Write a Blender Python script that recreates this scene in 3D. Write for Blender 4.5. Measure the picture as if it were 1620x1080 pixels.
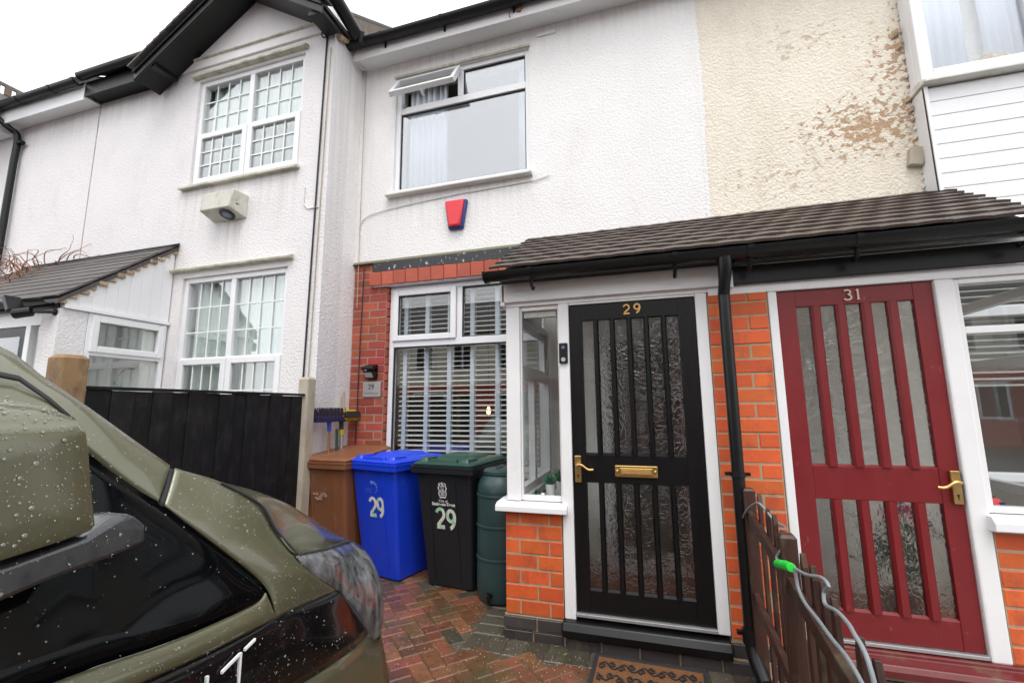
import bpy, bmesh, math, random
from mathutils import Vector, Matrix, Euler
random.seed(11)
S = bpy.context.scene
for ob in list(bpy.data.objects):
    bpy.data.objects.remove(ob)
COL = S.collection
R = math.radians

# ------------------------------------------------------------------ camera
CAM_LOC = Vector((0.0, -4.2, 1.48))
YAW, PITCH, ROLL = 0.29358944, 0.14730533, -0.00798625
fwd = Vector((-math.sin(YAW)*math.cos(PITCH), math.cos(YAW)*math.cos(PITCH), math.sin(PITCH)))
right = Vector((math.cos(YAW), math.sin(YAW), 0)); up = right.cross(fwd)
r_ = right*math.cos(ROLL) + up*math.sin(ROLL); u_ = -right*math.sin(ROLL) + up*math.cos(ROLL)
cd = bpy.data.cameras.new('camera'); cam = bpy.data.objects.new('camera', cd); COL.objects.link(cam)
mw = Matrix((r_, u_, -fwd)).transposed().to_4x4(); mw.translation = CAM_LOC
cam.matrix_world = mw
cd.sensor_fit = 'HORIZONTAL'; cd.sensor_width = 36; cd.lens = 15.62; cd.clip_start = .02; cd.clip_end = 800
S.camera = cam
# ------------------------------------------------------------------ sky, sun, exposure
SUN_EL, SUN_AZ = R(62), R(158)
wd = bpy.data.worlds.new('World'); S.world = wd; wd.use_nodes = True
wn = wd.node_tree; bg = wn.nodes['Background']
sky = wn.nodes.new('ShaderNodeTexSky'); sky.sky_type = 'NISHITA'; sky.sun_disc = False
sky.sun_elevation = SUN_EL; sky.sun_rotation = SUN_AZ; sky.air_density = 1.0; sky.dust_density = 6.0; sky.ozone_density = 1.0
hs = wn.nodes.new('ShaderNodeHueSaturation'); hs.inputs['Saturation'].default_value = .10
cl = wn.nodes.new('ShaderNodeMix'); cl.data_type = 'RGBA'; cl.inputs[0].default_value = .72; cl.inputs[7].default_value = (10.6, 10.8, 11.2, 1)   # an even cloud deck veils the blue
wn.links.new(sky.outputs[0], hs.inputs['Color']); wn.links.new(hs.outputs[0], cl.inputs[6]); wn.links.new(cl.outputs[2], bg.inputs[0])
bg.inputs[1].default_value = .12
sl = bpy.data.lights.new('sun', 'SUN'); sl.energy = .6; sl.angle = R(25); sl.color = (1, .97, .93)
so = bpy.data.objects.new('sun', sl); COL.objects.link(so)
sd = Vector((math.sin(SUN_AZ)*math.cos(SUN_EL), math.cos(SUN_AZ)*math.cos(SUN_EL), math.sin(SUN_EL)))
so.rotation_euler = sd.to_track_quat('Z', 'Y').to_euler(); so.location = (0, -6, 12)
S.view_settings.view_transform = 'Standard'; S.view_settings.look = 'None'
S.view_settings.gamma = 1; S.view_settings.use_curve_mapping = False
S.view_settings.exposure = 0.86
S.cycles.max_bounces = 7; S.cycles.diffuse_bounces = 5; S.cycles.glossy_bounces = 3; S.cycles.transmission_bounces = 5; S.cycles.transparent_max_bounces = 14
S.cycles.caustics_reflective = False; S.cycles.caustics_refractive = False

# ------------------------------------------------------------------ materials
def nmat(name):
    m = bpy.data.materials.new(name); m.use_nodes = True
    return m, m.node_tree, m.node_tree.nodes['Principled BSDF']
def nd(nt, t, **kw):
    n = nt.nodes.new(t)
    for k, v in kw.items():
        if k in n.inputs.keys(): n.inputs[k].default_value = v
        else: setattr(n, k, v)
    return n
def wpos(nt, stretch=(1, 1, 1)):
    g = nt.nodes.new('ShaderNodeNewGeometry')
    if stretch == (1, 1, 1): return g.outputs['Position']
    m = nt.nodes.new('ShaderNodeMapping'); m.inputs['Scale'].default_value = stretch
    nt.links.new(g.outputs['Position'], m.inputs['Vector']); return m.outputs[0]
def math_(nt, op, a, b=None, clamp=False):
    n = nt.nodes.new('ShaderNodeMath'); n.operation = op; n.use_clamp = clamp
    for i, x in enumerate((a, b)):
        if x is None: continue
        if isinstance(x, (int, float)): n.inputs[i].default_value = x
        else: nt.links.new(x, n.inputs[i])
    return n.outputs[0]
def noise_(nt, vec, scale, detail=4, rough=.55, dist=0):
    n = nd(nt, 'ShaderNodeTexNoise', Scale=scale, Detail=detail, Roughness=rough, Distortion=dist)
    nt.links.new(vec, n.inputs['Vector']); return n.outputs['Fac']
def ramp_(nt, fac, a, b):
    n = nt.nodes.new('ShaderNodeMapRange'); n.inputs[1].default_value = a; n.inputs[2].default_value = b
    nt.links.new(fac, n.inputs[0]); return n.outputs[0]
def mixc(nt, fac, a, b):
    n = nt.nodes.new('ShaderNodeMix'); n.data_type = 'RGBA'
    for i, x in ((0, fac), (6, a), (7, b)):
        if isinstance(x, (int, float)): n.inputs[i].default_value = x
        elif isinstance(x, (tuple, list)): n.inputs[i].default_value = (*x[:3], 1)
        else: nt.links.new(x, n.inputs[i])
    return n.outputs[2]
def bump_(nt, h, strength, dist, prev=None):
    n = nd(nt, 'ShaderNodeBump', Strength=strength, Distance=dist)
    nt.links.new(h, n.inputs['Height'])
    if prev is not None: nt.links.new(prev, n.inputs['Normal'])
    return n.outputs[0]
def pm(name, col, rough=.5, metal=0, coat=0, ns=6, na=.12, bs=0, bstr=.3, bd=.003, rnd=0, rv=.12, stretch=(1, 1, 1), dirt=None, spec=.5, emit=None, huer=0):
    m, nt, b = nmat(name)
    v = wpos(nt, stretch); n = noise_(nt, v, ns)
    val = math_(nt, 'ADD', math_(nt, 'MULTIPLY', math_(nt, 'SUBTRACT', n, .5), 2*na), 1.0)
    h = nd(nt, 'ShaderNodeHueSaturation'); h.inputs['Color'].default_value = (*col, 1)
    if rnd or huer:
        oi = nt.nodes.new('ShaderNodeObjectInfo')
        val = math_(nt, 'ADD', val, math_(nt, 'MULTIPLY', math_(nt, 'SUBTRACT', oi.outputs['Random'], .5), 2*rnd))
        if huer:
            w = math_(nt, 'FRACT', math_(nt, 'MULTIPLY', oi.outputs['Random'], 17.3))
            nt.links.new(math_(nt, 'ADD', math_(nt, 'MULTIPLY', math_(nt, 'SUBTRACT', w, .5), 2*huer), .5), h.inputs['Hue'])
    nt.links.new(val, h.inputs['Value'])
    out = h.outputs[0]
    if dirt:   # (colour, scale, lo, hi, amount)
        f = math_(nt, 'MULTIPLY', ramp_(nt, noise_(nt, wpos(nt, (1, 1, .5)), dirt[1], 4, .65), dirt[2], dirt[3]), dirt[4], True)
        out = mixc(nt, f, out, dirt[0])
    nt.links.new(out, b.inputs['Base Color'])
    nt.links.new(math_(nt, 'ADD', math_(nt, 'MULTIPLY', math_(nt, 'SUBTRACT', n, .5), 2*rv), rough, True), b.inputs['Roughness'])
    b.inputs['Metallic'].default_value = metal; b.inputs['Coat Weight'].default_value = coat; b.inputs['Coat Roughness'].default_value = .05
    b.inputs['Specular IOR Level'].default_value = spec
    if bs: nt.links.new(bump_(nt, noise_(nt, v, bs, 3), bstr, bd), b.inputs['Normal'])
    if emit: b.inputs['Emission Color'].default_value = (*emit[:3], 1); b.inputs['Emission Strength'].default_value = emit[3]
    return m
def glass(name, tint=(.9, .93, .93), ior=1.55, rough=0.0, bs=0, bstr=.1):
    m, nt, b = nmat(name); nt.nodes.remove(b); out = nt.nodes['Material Output']
    t = nt.nodes.new('ShaderNodeBsdfTransparent'); t.inputs[0].default_value = (*tint, 1)
    g = nt.nodes.new('ShaderNodeBsdfGlossy'); g.inputs['Roughness'].default_value = rough; g.inputs[0].default_value = (1, 1, 1, 1)
    f0 = ((ior-1)/(ior+1))**2; lw = nt.nodes.new('ShaderNodeLayerWeight'); lw.inputs[0].default_value = .5; mx = nt.nodes.new('ShaderNodeMixShader')
    fr = math_(nt, 'ADD', math_(nt, 'MULTIPLY', math_(nt, 'POWER', lw.outputs['Facing'], 4.0), 1-f0), f0, True)
    nt.links.new(fr, mx.inputs[0]); nt.links.new(t.outputs[0], mx.inputs[1]); nt.links.new(g.outputs[0], mx.inputs[2])
    if bs: nt.links.new(bump_(nt, noise_(nt, wpos(nt), bs, 1), bstr, .01), g.inputs['Normal'])
    nt.links.new(mx.outputs[0], out.inputs[0]); return m
def render_mat(name, col, s1, bstr, bd, dirtcol, dlo, dhi, damt, peel=None, runs=()):
    m, nt, b = nmat(name); v = wpos(nt)
    n1 = noise_(nt, v, s1, 2.5, .5, .4); n2 = noise_(nt, v, s1*2.6, 2, .5); n3 = noise_(nt, v, 1.6, 5, .6)
    h = math_(nt, 'ADD', ramp_(nt, n1, .36, .66), math_(nt, 'MULTIPLY', n2, .5))
    base = nd(nt, 'ShaderNodeHueSaturation'); base.inputs['Color'].default_value = (*col, 1)
    nt.links.new(math_(nt, 'ADD', math_(nt, 'MULTIPLY', math_(nt, 'SUBTRACT', n3, .5), .16), 1.0), base.inputs['Value'])
    f = math_(nt, 'MULTIPLY', ramp_(nt, noise_(nt, wpos(nt, (1, 1, .45)), 2.3, 5, .7), dlo, dhi), damt, True)
    out = mixc(nt, f, base.outputs[0], dirtcol)
    # hollows of the stipple mix toward dirtcol
    out = mixc(nt, math_(nt, 'MULTIPLY', ramp_(nt, n1, .42, .22), .22, True), out, dirtcol)
    if runs:     # rain runs below sills and eaves: (x0, x1, z top, length, strength)
        sp = nt.nodes.new('ShaderNodeSeparateXYZ'); nt.links.new(v, sp.inputs[0]); stn = ramp_(nt, noise_(nt, wpos(nt, (14, 14, .55)), 1.0, 3, .6), .44, .70)
        tot = None
        for (rx0, rx1, rz, rl, ra) in runs:
            k = math_(nt, 'MULTIPLY', ramp_(nt, sp.outputs[0], rx0-.05, rx0+.06), ramp_(nt, sp.outputs[0], rx1+.05, rx1-.06))
            k = math_(nt, 'MULTIPLY', k, math_(nt, 'MULTIPLY', ramp_(nt, sp.outputs[2], rz-rl, rz), math_(nt, 'LESS_THAN', sp.outputs[2], rz+.01)))
            k = math_(nt, 'MULTIPLY', k, ra); tot = k if tot is None else math_(nt, 'MAXIMUM', tot, k)
        out = mixc(nt, math_(nt, 'MULTIPLY', tot, stn, True), out, (.33, .31, .25))
    if peel:
        pbase = noise_(nt, wpos(nt, (1, 1, 1.35)), 15, 4, .68, .35)
        for (cx, cz, rx, rz, col2, thr) in peel:
            sx = nt.nodes.new('ShaderNodeSeparateXYZ'); nt.links.new(v, sx.inputs[0])
            dx = math_(nt, 'DIVIDE', math_(nt, 'SUBTRACT', sx.outputs[0], cx), rx); dz = math_(nt, 'DIVIDE', math_(nt, 'SUBTRACT', sx.outputs[2], cz), rz)
            d = math_(nt, 'SQRT', math_(nt, 'ADD', math_(nt, 'MULTIPLY', dx, dx), math_(nt, 'MULTIPLY', dz, dz)))
            w = math_(nt, 'SUBTRACT', 1.0, d, True)
            pn = math_(nt, 'ADD', pbase, math_(nt, 'MULTIPLY', w, .20))
            mask = ramp_(nt, pn, thr, thr+.03)
            mask = math_(nt, 'MULTIPLY', mask, ramp_(nt, w, .02, .12))
            out = mixc(nt, mask, out, col2)
            h = math_(nt, 'SUBTRACT', h, math_(nt, 'MULTIPLY', mask, .5))
    nt.links.new(out, b.inputs['Base Color']); b.inputs['Roughness'].default_value = .85; b.inputs['Specular IOR Level'].default_value = .2
    nt.links.new(bump_(nt, h, bstr, bd), b.inputs['Normal']); return m
def relief_glass(name):
    m, nt, b = nmat(name); nt.nodes.remove(b); v = wpos(nt, (1, 1, .7))
    wv = nt.nodes.new('ShaderNodeTexVoronoi'); wv.feature = 'DISTANCE_TO_EDGE'; wv.inputs['Scale'].default_value = 38
    ns = nd(nt, 'ShaderNodeTexNoise', Scale=8.0, Detail=2.0); nt.links.new(v, ns.inputs['Vector'])
    mx = nt.nodes.new('ShaderNodeMix'); mx.data_type = 'VECTOR'; mx.inputs[0].default_value = .22
    nt.links.new(v, mx.inputs[4]); nt.links.new(ns.outputs['Color'], mx.inputs[5]); nt.links.new(mx.outputs[1], wv.inputs['Vector'])
    h = math_(nt, 'ADD', ramp_(nt, wv.outputs['Distance'], 0, .12), math_(nt, 'MULTIPLY', noise_(nt, v, 18, 2, .5, 1.2), 1.1))
    bp = bump_(nt, h, .42, .006)
    t = nt.nodes.new('ShaderNodeBsdfTransparent'); t.inputs[0].default_value = (.97, .98, .96, 1)
    rf = nt.nodes.new('ShaderNodeBsdfRefraction'); rf.inputs['IOR'].default_value = 1.32; rf.inputs['Roughness'].default_value = .16; rf.inputs[0].default_value = (.97, .98, .96, 1); nt.links.new(bp, rf.inputs['Normal'])
    gl = nt.nodes.new('ShaderNodeBsdfGlossy'); gl.inputs['Roughness'].default_value = .16; nt.links.new(bp, gl.inputs['Normal'])
    m1 = nt.nodes.new('ShaderNodeMixShader'); m1.inputs[0].default_value = .84; nt.links.new(t.outputs[0], m1.inputs[1]); nt.links.new(rf.outputs[0], m1.inputs[2])
    lw = nt.nodes.new('ShaderNodeLayerWeight'); lw.inputs[0].default_value = .5; nt.links.new(bp, lw.inputs['Normal'])
    fr = math_(nt, 'ADD', math_(nt, 'MULTIPLY', math_(nt, 'POWER', lw.outputs['Facing'], 4.0), .9), .075, True)
    m2 = nt.nodes.new('ShaderNodeMixShader'); nt.links.new(fr, m2.inputs[0]); nt.links.new(m1.outputs[0], m2.inputs[1]); nt.links.new(gl.outputs[0], m2.inputs[2])
    nt.links.new(m2.outputs[0], nt.nodes['Material Output'].inputs[0]); return m

M = {}
M['render'] = render_mat('white_roughcast', (.82, .80, .79), 46, .42, .0070, (.42, .39, .34), .54, .85, .26, runs=((-2.76, -1.0, 3.87, .55, .30), (-3.16, .64, 5.58, .40, .28), (-3.2, -2.9, 5.5, 2.6, .22)))
M['render27'] = render_mat('white_roughcast_fine', (.76, .735, .735), 46, .48, .0066, (.42, .39, .34), .54, .85, .26, runs=((-5.28, -3.52, 4.10, .7, .34), (-4.72, -4.2, 3.62, .6, .45), (-6.95, -5.7, 5.66, .5, .35), (-3.32, -3.14, 5.7, 5.0, .45), (-8.7, -6.98, 5.6, .5, .3)))
M['cream'] = render_mat('cream_roughcast', (.79, .73, .62), 44, .55, .0075, (.50, .41, .30), .46, .80, .50,
    [(1.95, 3.82, .75, .42, (.46, .31, .20), .62), (2.15, 4.35, .35, .8, (.48, .33, .22), .67), (1.2, 3.5, 1.2, .6, (.58, .48, .36), .735), (1.55, 4.75, .9, .5, (.58, .48, .36), .725)])
M['smooth'] = pm('smooth_white_render', (.78, .75, .75), .8, ns=3, na=.08, bs=20, bstr=.15, dirt=((.45, .42, .38), 3, .58, .8, .3))
M['upvc'] = pm('white_plastic', (.80, .80, .81), .32, ns=3, na=.04, dirt=((.5, .48, .42), 5, .62, .85, .25))
M['paintw'] = pm('white_gloss_paint', (.80, .79, .79), .38, ns=5, na=.05, bs=60, bstr=.12, dirt=((.45, .42, .38), 7, .62, .82, .35))
M['sillw'] = pm('weathered_white_sill', (.70, .69, .65), .6, ns=6, na=.12, bs=30, bstr=.2, dirt=((.32, .33, .22), 6, .5, .75, .5))
M['drip'] = pm('mossy_drip_moulding', (.58, .56, .47), .8, ns=8, na=.2, bs=30, bstr=.4, dirt=((.24, .25, .15), 9, .45, .65, .6))
M['black'] = pm('black_plastic', (.007, .0075, .008), .34, spec=.35, ns=6, na=.2, rv=.1, dirt=((.06, .06, .06), 12, .60, .8, .35))
M['blackwood'] = pm('black_gloss_paint', (.0042, .0042, .0046), .34, spec=.32, ns=9, na=.2, bs=45, bstr=.1, stretch=(4, 1, .4), rv=.1)
M['tar'] = pm('black_painted_lintel', (.035, .035, .038), .6, ns=30, na=.3, bs=40, bstr=.3, dirt=((.55, .55, .53), 30, .61, .64, .8))
M['redwood'] = pm('dark_red_paint', (.175, .009, .011), .42, ns=12, na=.16, bs=50, bstr=.12, stretch=(1, 1, .5), dirt=((.32, .08, .08), 30, .66, .72, .5))
M['redstep'] = pm('red_step_paint', (.13, .012, .013), .38, ns=10, na=.25, bs=40, bstr=.2, dirt=((.12, .10, .05), 9, .52, .7, .6))
M['brick_o'] = pm('orange_painted_brick', (.60, .105, .024), .62, ns=14, na=.20, bs=60, bstr=.5, rnd=.15, huer=.005, dirt=((.26, .05, .03), 9, .53, .72, .6))
M['brick_r'] = pm('red_brick', (.36, .072, .042), .75, ns=14, na=.22, bs=80, bstr=.45, rnd=.26, huer=.012, dirt=((.16, .09, .07), 9, .52, .75, .5))
M['brick_s'] = pm('salmon_brick', (.50, .115, .07), .7, ns=12, na=.15, bs=60, bstr=.3, rnd=.14, dirt=((.45, .36, .3), 16, .62, .72, .35))
M['brick_d'] = pm('blue_black_brick', (.045, .038, .038), .5, ns=14, na=.3, bs=60, bstr=.4, rnd=.3, dirt=((.18, .13, .09), 10, .55, .75, .4))
M['mortar'] = pm('pale_mortar', (.40, .28, .18), .9, ns=20, na=.25, bs=90, bstr=.5, dirt=((.16, .11, .08), 9, .5, .7, .4))
M['mortar_d'] = pm('dull_mortar', (.33, .24, .19), .9, ns=20, na=.25, bs=90, bstr=.5)
M['tile'] = pm('brown_clay_tile', (.074, .054, .043), .5, ns=9, na=.22, bs=55, bstr=.4, rnd=.17, huer=.006, dirt=((.125, .10, .075), 7, .55, .75, .5))
M['slate'] = pm('dark_roof_tile', (.075, .066, .062), .6, ns=8, na=.25, bs=40, bstr=.4, rnd=.2, dirt=((.16, .14, .11), 6, .5, .7, .4))
M['verge'] = pm('crumbling_verge_mortar', (.42, .31, .19), .9, ns=22, na=.35, bs=50, bstr=.7, dirt=((.10, .07, .05), 12, .5, .65, .7))
M['flank'] = pm('weathered_brown_tile_hanging', (.17, .14, .115), .85, ns=7, na=.3, bs=30, bstr=.5, stretch=(1, 1, .3), dirt=((.34, .30, .25), 5, .5, .7, .4))
M['moss'] = pm('mossy_mortar', (.16, .15, .09), .95, ns=20, na=.4, bs=40, bstr=.8)
M['concrete'] = pm('stained_concrete', (.42, .37, .29), .85, ns=7, na=.2, bs=60, bstr=.35, dirt=((.20, .13, .07), 6, .5, .72, .5), stretch=(1, 1, .5))
M['concrete_b'] = pm('rusty_brown_concrete', (.27, .17, .085), .85, ns=9, na=.3, bs=60, bstr=.4, dirt=((.07, .045, .03), 8, .52, .68, .7))
M['fence'] = pm('black_stained_timber', (.006, .0055, .006), .6, spec=.3, ns=16, na=.4, bs=40, bstr=.35, stretch=(3, 3, .3), rnd=.3, dirt=((.035, .03, .03), 12, .48, .75, .6))
M['picket'] = pm('dark_brown_stained_timber', (.046, .017, .011), .5, ns=18, na=.4, bs=40, bstr=.5, stretch=(3, 3, .35), rnd=.35, dirt=((.10, .095, .05), 10, .54, .72, .6))
M['brass'] = pm('worn_brass', (.62, .42, .16), .32, metal=1, ns=20, na=.2, dirt=((.20, .13, .05), 25, .55, .75, .5))
M['gold'] = pm('brass_numeral', (.62, .36, .13), .35, metal=.6, ns=20, na=.1)
M['silvernum'] = pm('pewter_numeral', (.55, .42, .33), .4, metal=.5, ns=20, na=.1)
M['steel'] = pm('brushed_steel', (.50, .50, .50), .4, metal=.7, ns=20, na=.08)
M['glass'] = glass('window_glass', (.95, .97, .97), 1.85)
M['glass_up'] = glass('upper_window_glass', (.90, .93, .96), 2.75, bs=1.2, bstr=.02)
M['glass_bay'] = glass('bay_glass', (.90, .93, .96), 2.2)
M['glass27'] = glass('bright_sky_glass', (.95, .97, .97), 2.35)
M['glass_in'] = glass('clear_glass', (.97, .98, .98), 1.4)
M['relief'] = relief_glass('leaf_pattern_glass')
M['bar'] = pm('white_glazing_bar', (.78, .80, .78), .4, na=.02)
M['net'] = pm('pale_green_curtain', (.72, .80, .75), .85, ns=5, na=.05)
M['curtain'] = pm('white_curtain', (.78, .80, .84), .85, ns=5, na=.05)
M['slat'] = pm('cream_blind_slat', (.76, .75, .70), .45, ns=5, na=.04)
M['tape'] = pm('pale_blue_tape', (.74, .79, .86), .8, ns=8, na=.03)
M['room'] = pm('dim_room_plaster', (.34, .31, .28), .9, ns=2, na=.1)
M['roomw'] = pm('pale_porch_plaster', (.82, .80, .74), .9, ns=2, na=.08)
M['floor_t'] = pm('terracotta_floor', (.24, .08, .045), .5, ns=6, na=.2)
M['inner'] = pm('inner_door_timber', (.10, .075, .06), .5, ns=9, na=.2, stretch=(3, 3, .3))
M['paver_r'] = pm('wet_red_paver', (.185, .072, .036), .34, ns=16, na=.38, bs=90, bstr=.5, rnd=.34, huer=.015, rv=.3, coat=.1, dirt=((.075, .060, .027), 3.4, .42, .64, .85))
M['paver_g'] = pm('wet_grey_paver', (.070, .060, .044), .4, ns=16, na=.3, bs=90, bstr=.5, rnd=.3, rv=.3, coat=.15, dirt=((.06, .07, .025), 6, .52, .66, .7))
M['joint'] = pm('paving_joint_sand', (.075, .058, .038), .9, ns=20, na=.4, bs=90, bstr=.6)
M['grit'] = pm('pale_grit', (.50, .44, .34), .8, na=.2, rnd=.2)
M['asphalt'] = pm('wet_asphalt', (.05, .05, .052), .5, ns=3, na=.25, bs=120, bstr=.5)
M['slabs'] = pm('concrete_path', (.26, .25, .23), .7, ns=3, na=.2, bs=60, bstr=.3)
M['bin_b'] = pm('brown_bin_plastic', (.21, .082, .038), .42, ns=7, na=.14, bs=120, bstr=.08, rv=.1, dirt=((.34, .24, .18), 11, .60, .74, .45))
M['bin_bl'] = pm('blue_bin_plastic', (.010, .050, .62), .38, ns=7, na=.12, bs=120, bstr=.1, rv=.1, dirt=((.06, .10, .40), 14, .58, .72, .4))
M['bin_g'] = pm('charcoal_bin_plastic', (.013, .015, .019), .42, ns=7, na=.14, bs=140, bstr=.12, rv=.08)
M['lid_g'] = pm('dark_green_lid_plastic', (.014, .060, .042), .36, ns=7, na=.12, bs=120, bstr=.08)
M['butt'] = pm('slate_green_plastic', (.030, .062, .064), .38, ns=9, na=.18, bs=40, bstr=.12, stretch=(1, 1, .25), dirt=((.12, .14, .13), 8, .6, .8, .3))
M['stick'] = pm('sticker_white', (.74, .70, .66), .5, ns=40, na=.15, dirt=((.26, .62, .34), 22, .50, .54, .9))
M['stickp'] = pm('sticker_pink', (.70, .50, .44), .5, ns=40, na=.15, dirt=((.75, .72, .7), 25, .5, .54, .9))
M['print'] = pm('white_print', (.75, .75, .75), .5, na=.03)
M['printb'] = pm('pale_blue_print', (.16, .28, .82), .5, ns=60, na=.3)
M['dark'] = pm('near_black', (.008, .008, .009), .6, na=.1)  # near-black for print, felt and deck; stands in for shade in slots and keyholes
M['chrome'] = pm('chrome', (.75, .75, .76), .12, metal=1, na=.02)
M['rubber'] = pm('black_rubber', (.02, .02, .02), .7, ns=20, na=.2)
M['coir'] = pm('coir_matting', (.185, .075, .026), .95, ns=90, na=.5, bs=220, bstr=1, bd=.006, dirt=((.12, .05, .02), 18, .5, .7, .6))
M['red_pl'] = pm('red_plastic', (.72, .035, .045), .4, na=.05)
M['blue_pl'] = pm('dark_blue_plastic', (.015, .035, .17), .4, na=.05)
M['yellow'] = pm('yellow_plastic', (.55, .37, .02), .5, ns=20, na=.15)
M['purple'] = pm('dark_purple_bristle', (.022, .014, .035), .7, ns=30, na=.3)
M['wood'] = pm('broom_handle_wood', (.24, .12, .05), .6, ns=9, na=.2)
M['greenpl'] = pm('bright_green_plastic', (.012, .55, .045), .4, na=.05)
M['hose'] = pm('grey_hose', (.20, .225, .23), .5, ns=60, na=.25)
M['leaf'] = pm('succulent_leaf', (.025, .16, .075), .5, ns=20, na=.3)
M['pot'] = pm('white_pot', (.72, .71, .70), .4, na=.05)
M['twig'] = pm('dry_vine_twig', (.26, .12, .06), .85, ns=20, na=.35, rnd=.2)
M['bulb'] = pm('lit_bulb', (1, .7, .35), .4, emit=(1, .45, .12, 14))
M['lamp_dirty'] = pm('grimy_cream_plastic', (.55, .53, .47), .6, ns=12, na=.15, dirt=((.22, .21, .14), 8, .5, .72, .7))
M['lens'] = pm('blue_grey_lens', (.12, .16, .26), .15, na=.1)
M['pink'] = pm('pink_petal', (.60, .04, .16), .6, na=.1)
M['green'] = pm('green_leaf', (.05, .13, .03), .55, ns=15, na=.3)

# ------------------------------------------------------------------ mesh helpers
WLOC = {}
class MB:
    def __init__(s): s.v = []; s.f = []
    def _add(s, vs, fs):
        o = len(s.v); s.v += [Vector(p) for p in vs]; s.f += [tuple(i+o for i in f) for f in fs]; return s
    def box(s, x0, x1, y0, y1, z0, z1, mat=None):
        vs = [(x, y, z) for x in (x0, x1) for y in (y0, y1) for z in (z0, z1)]
        if mat: vs = [mat @ Vector(p) for p in vs]
        return s._add(vs, [(0, 1, 3, 2), (4, 6, 7, 5), (0, 4, 5, 1), (2, 3, 7, 6), (0, 2, 6, 4), (1, 5, 7, 3)])
    def ring(s, x0, x1, z0, z1, w, y0, y1, wb=None, wt=None):
        wb = wb or w; wt = wt or w
        s.box(x0, x0+w, y0, y1, z0, z1); s.box(x1-w, x1, y0, y1, z0, z1)
        s.box(x0+w, x1-w, y0, y1, z0, z0+wb); s.box(x0+w, x1-w, y0, y1, z1-wt, z1); return s
    def ex(s, prof, a, b, axis='x'):          # closed profile extruded along an axis; prof in the two other axes
        n = len(prof)
        def P(t, p): return (t, p[0], p[1]) if axis == 'x' else ((p[0], t, p[1]) if axis == 'y' else (p[0], p[1], t))
        vs = [P(a, p) for p in prof] + [P(b, p) for p in prof]
        return s._add(vs, [tuple(range(n))[::-1], tuple(range(n, 2*n))] + [(i, (i+1) % n, n+(i+1) % n, n+i) for i in range(n)])
    def tube(s, pts, r, n=8, caps=True):
        pts = [Vector(p) for p in pts]; rings = []; rr = r if isinstance(r, (list, tuple)) else [r]*len(pts)
        t0 = (pts[1]-pts[0]).normalized(); a = t0.orthogonal().normalized()
        for i, p in enumerate(pts):
            t = ((pts[min(i+1, len(pts)-1)]-pts[max(i-1, 0)])).normalized()
            a = (a - t*a.dot(t)).normalized(); b = t.cross(a)
            rings.append([p + (a*math.cos(2*math.pi*k/n) + b*math.sin(2*math.pi*k/n))*rr[i] for k in range(n)])
        return s.loft(rings, caps)
    def loft(s, rings, caps=True, closed=True):
        n = len(rings[0]); o = len(s.v)
        for rg in rings: s.v += [Vector(p) for p in rg]
        for i in range(len(rings)-1):
            for k in range(n if closed else n-1):
                k2 = (k+1) % n; s.f.append((o+i*n+k, o+i*n+k2, o+(i+1)*n+k2, o+(i+1)*n+k))
        if caps and closed:
            s.f.append(tuple(o+k for k in range(n))[::-1]); s.f.append(tuple(o+(len(rings)-1)*n+k for k in range(n)))
        return s
    def lathe(s, prof, c, n=28):              # prof (r, z)
        return s.loft([[(c[0]+r*math.cos(2*math.pi*k/n), c[1]+r*math.sin(2*math.pi*k/n), c[2]+z) for k in range(n)] for r, z in prof])
    def xf(s, mt): s.v = [mt @ p for p in s.v]; return s
    def mesh(s, name, m):
        me = bpy.data.meshes.new(name); me.from_pydata([tuple(p) for p in s.v], [], s.f)
        bm = bmesh.new(); bm.from_mesh(me); bmesh.ops.recalc_face_normals(bm, faces=bm.faces); bm.to_mesh(me); bm.free()
        me.materials.append(M[m] if isinstance(m, str) else m); return me
    def build(s, name, m, parent=None, smooth=False, bevel=0, sub=0, solid=0, seg=2, weld=False):
        xs = [p.x for p in s.v]; ys = [p.y for p in s.v]; zs = [p.z for p in s.v]
        c = Vector(((min(xs)+max(xs))/2, (min(ys)+max(ys))/2, min(zs)))
        s.v = [p-c for p in s.v]; me = s.mesh(name, m); s.v = [p+c for p in s.v]
        ob = bpy.data.objects.new(name, me); COL.objects.link(ob)
        place(ob, c, parent)
        if smooth:
            for p in me.polygons: p.use_smooth = True
        if solid: md = ob.modifiers.new('s', 'SOLIDIFY'); md.thickness = solid; md.offset = -1
        if bevel:
            md = ob.modifiers.new('b', 'BEVEL'); md.width = bevel; md.segments = seg; md.limit_method = 'ANGLE'; md.angle_limit = R(40)
        if sub: md = ob.modifiers.new('u', 'SUBSURF'); md.levels = sub; md.render_levels = sub
        if smooth and not sub: sharp(me)
        return ob
def sharp(me, ang=38):
    bm = bmesh.new(); bm.from_mesh(me)
    for e in bm.edges:
        if len(e.link_faces) == 2 and e.calc_face_angle(0) > R(ang): e.smooth = False
    bm.to_mesh(me); bm.free()
def place(ob, wloc, parent):
    wloc = Vector(wloc); WLOC[ob.name] = wloc
    if parent is not None: ob.parent = parent; ob.location = wloc - WLOC[parent.name]
    else: ob.location = wloc
def inst(name, me, wloc, parent=None, rot=(0, 0, 0), sc=(1, 1, 1)):
    ob = bpy.data.objects.new(name, me); COL.objects.link(ob); place(ob, wloc, parent); ob.rotation_euler = rot; ob.scale = sc; return ob
def tag(o, label, cat, group=None, kind=None):
    if label: o['label'] = label
    if cat: o['category'] = cat
    if group: o['group'] = group
    if kind: o['kind'] = kind
    return o
def thing(name, label, cat, loc, group=None):
    o = bpy.data.objects.new(name, None); o.empty_display_size = .1; COL.objects.link(o); o.location = loc; WLOC[o.name] = Vector(loc)
    return tag(o, label, cat, group)
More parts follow.
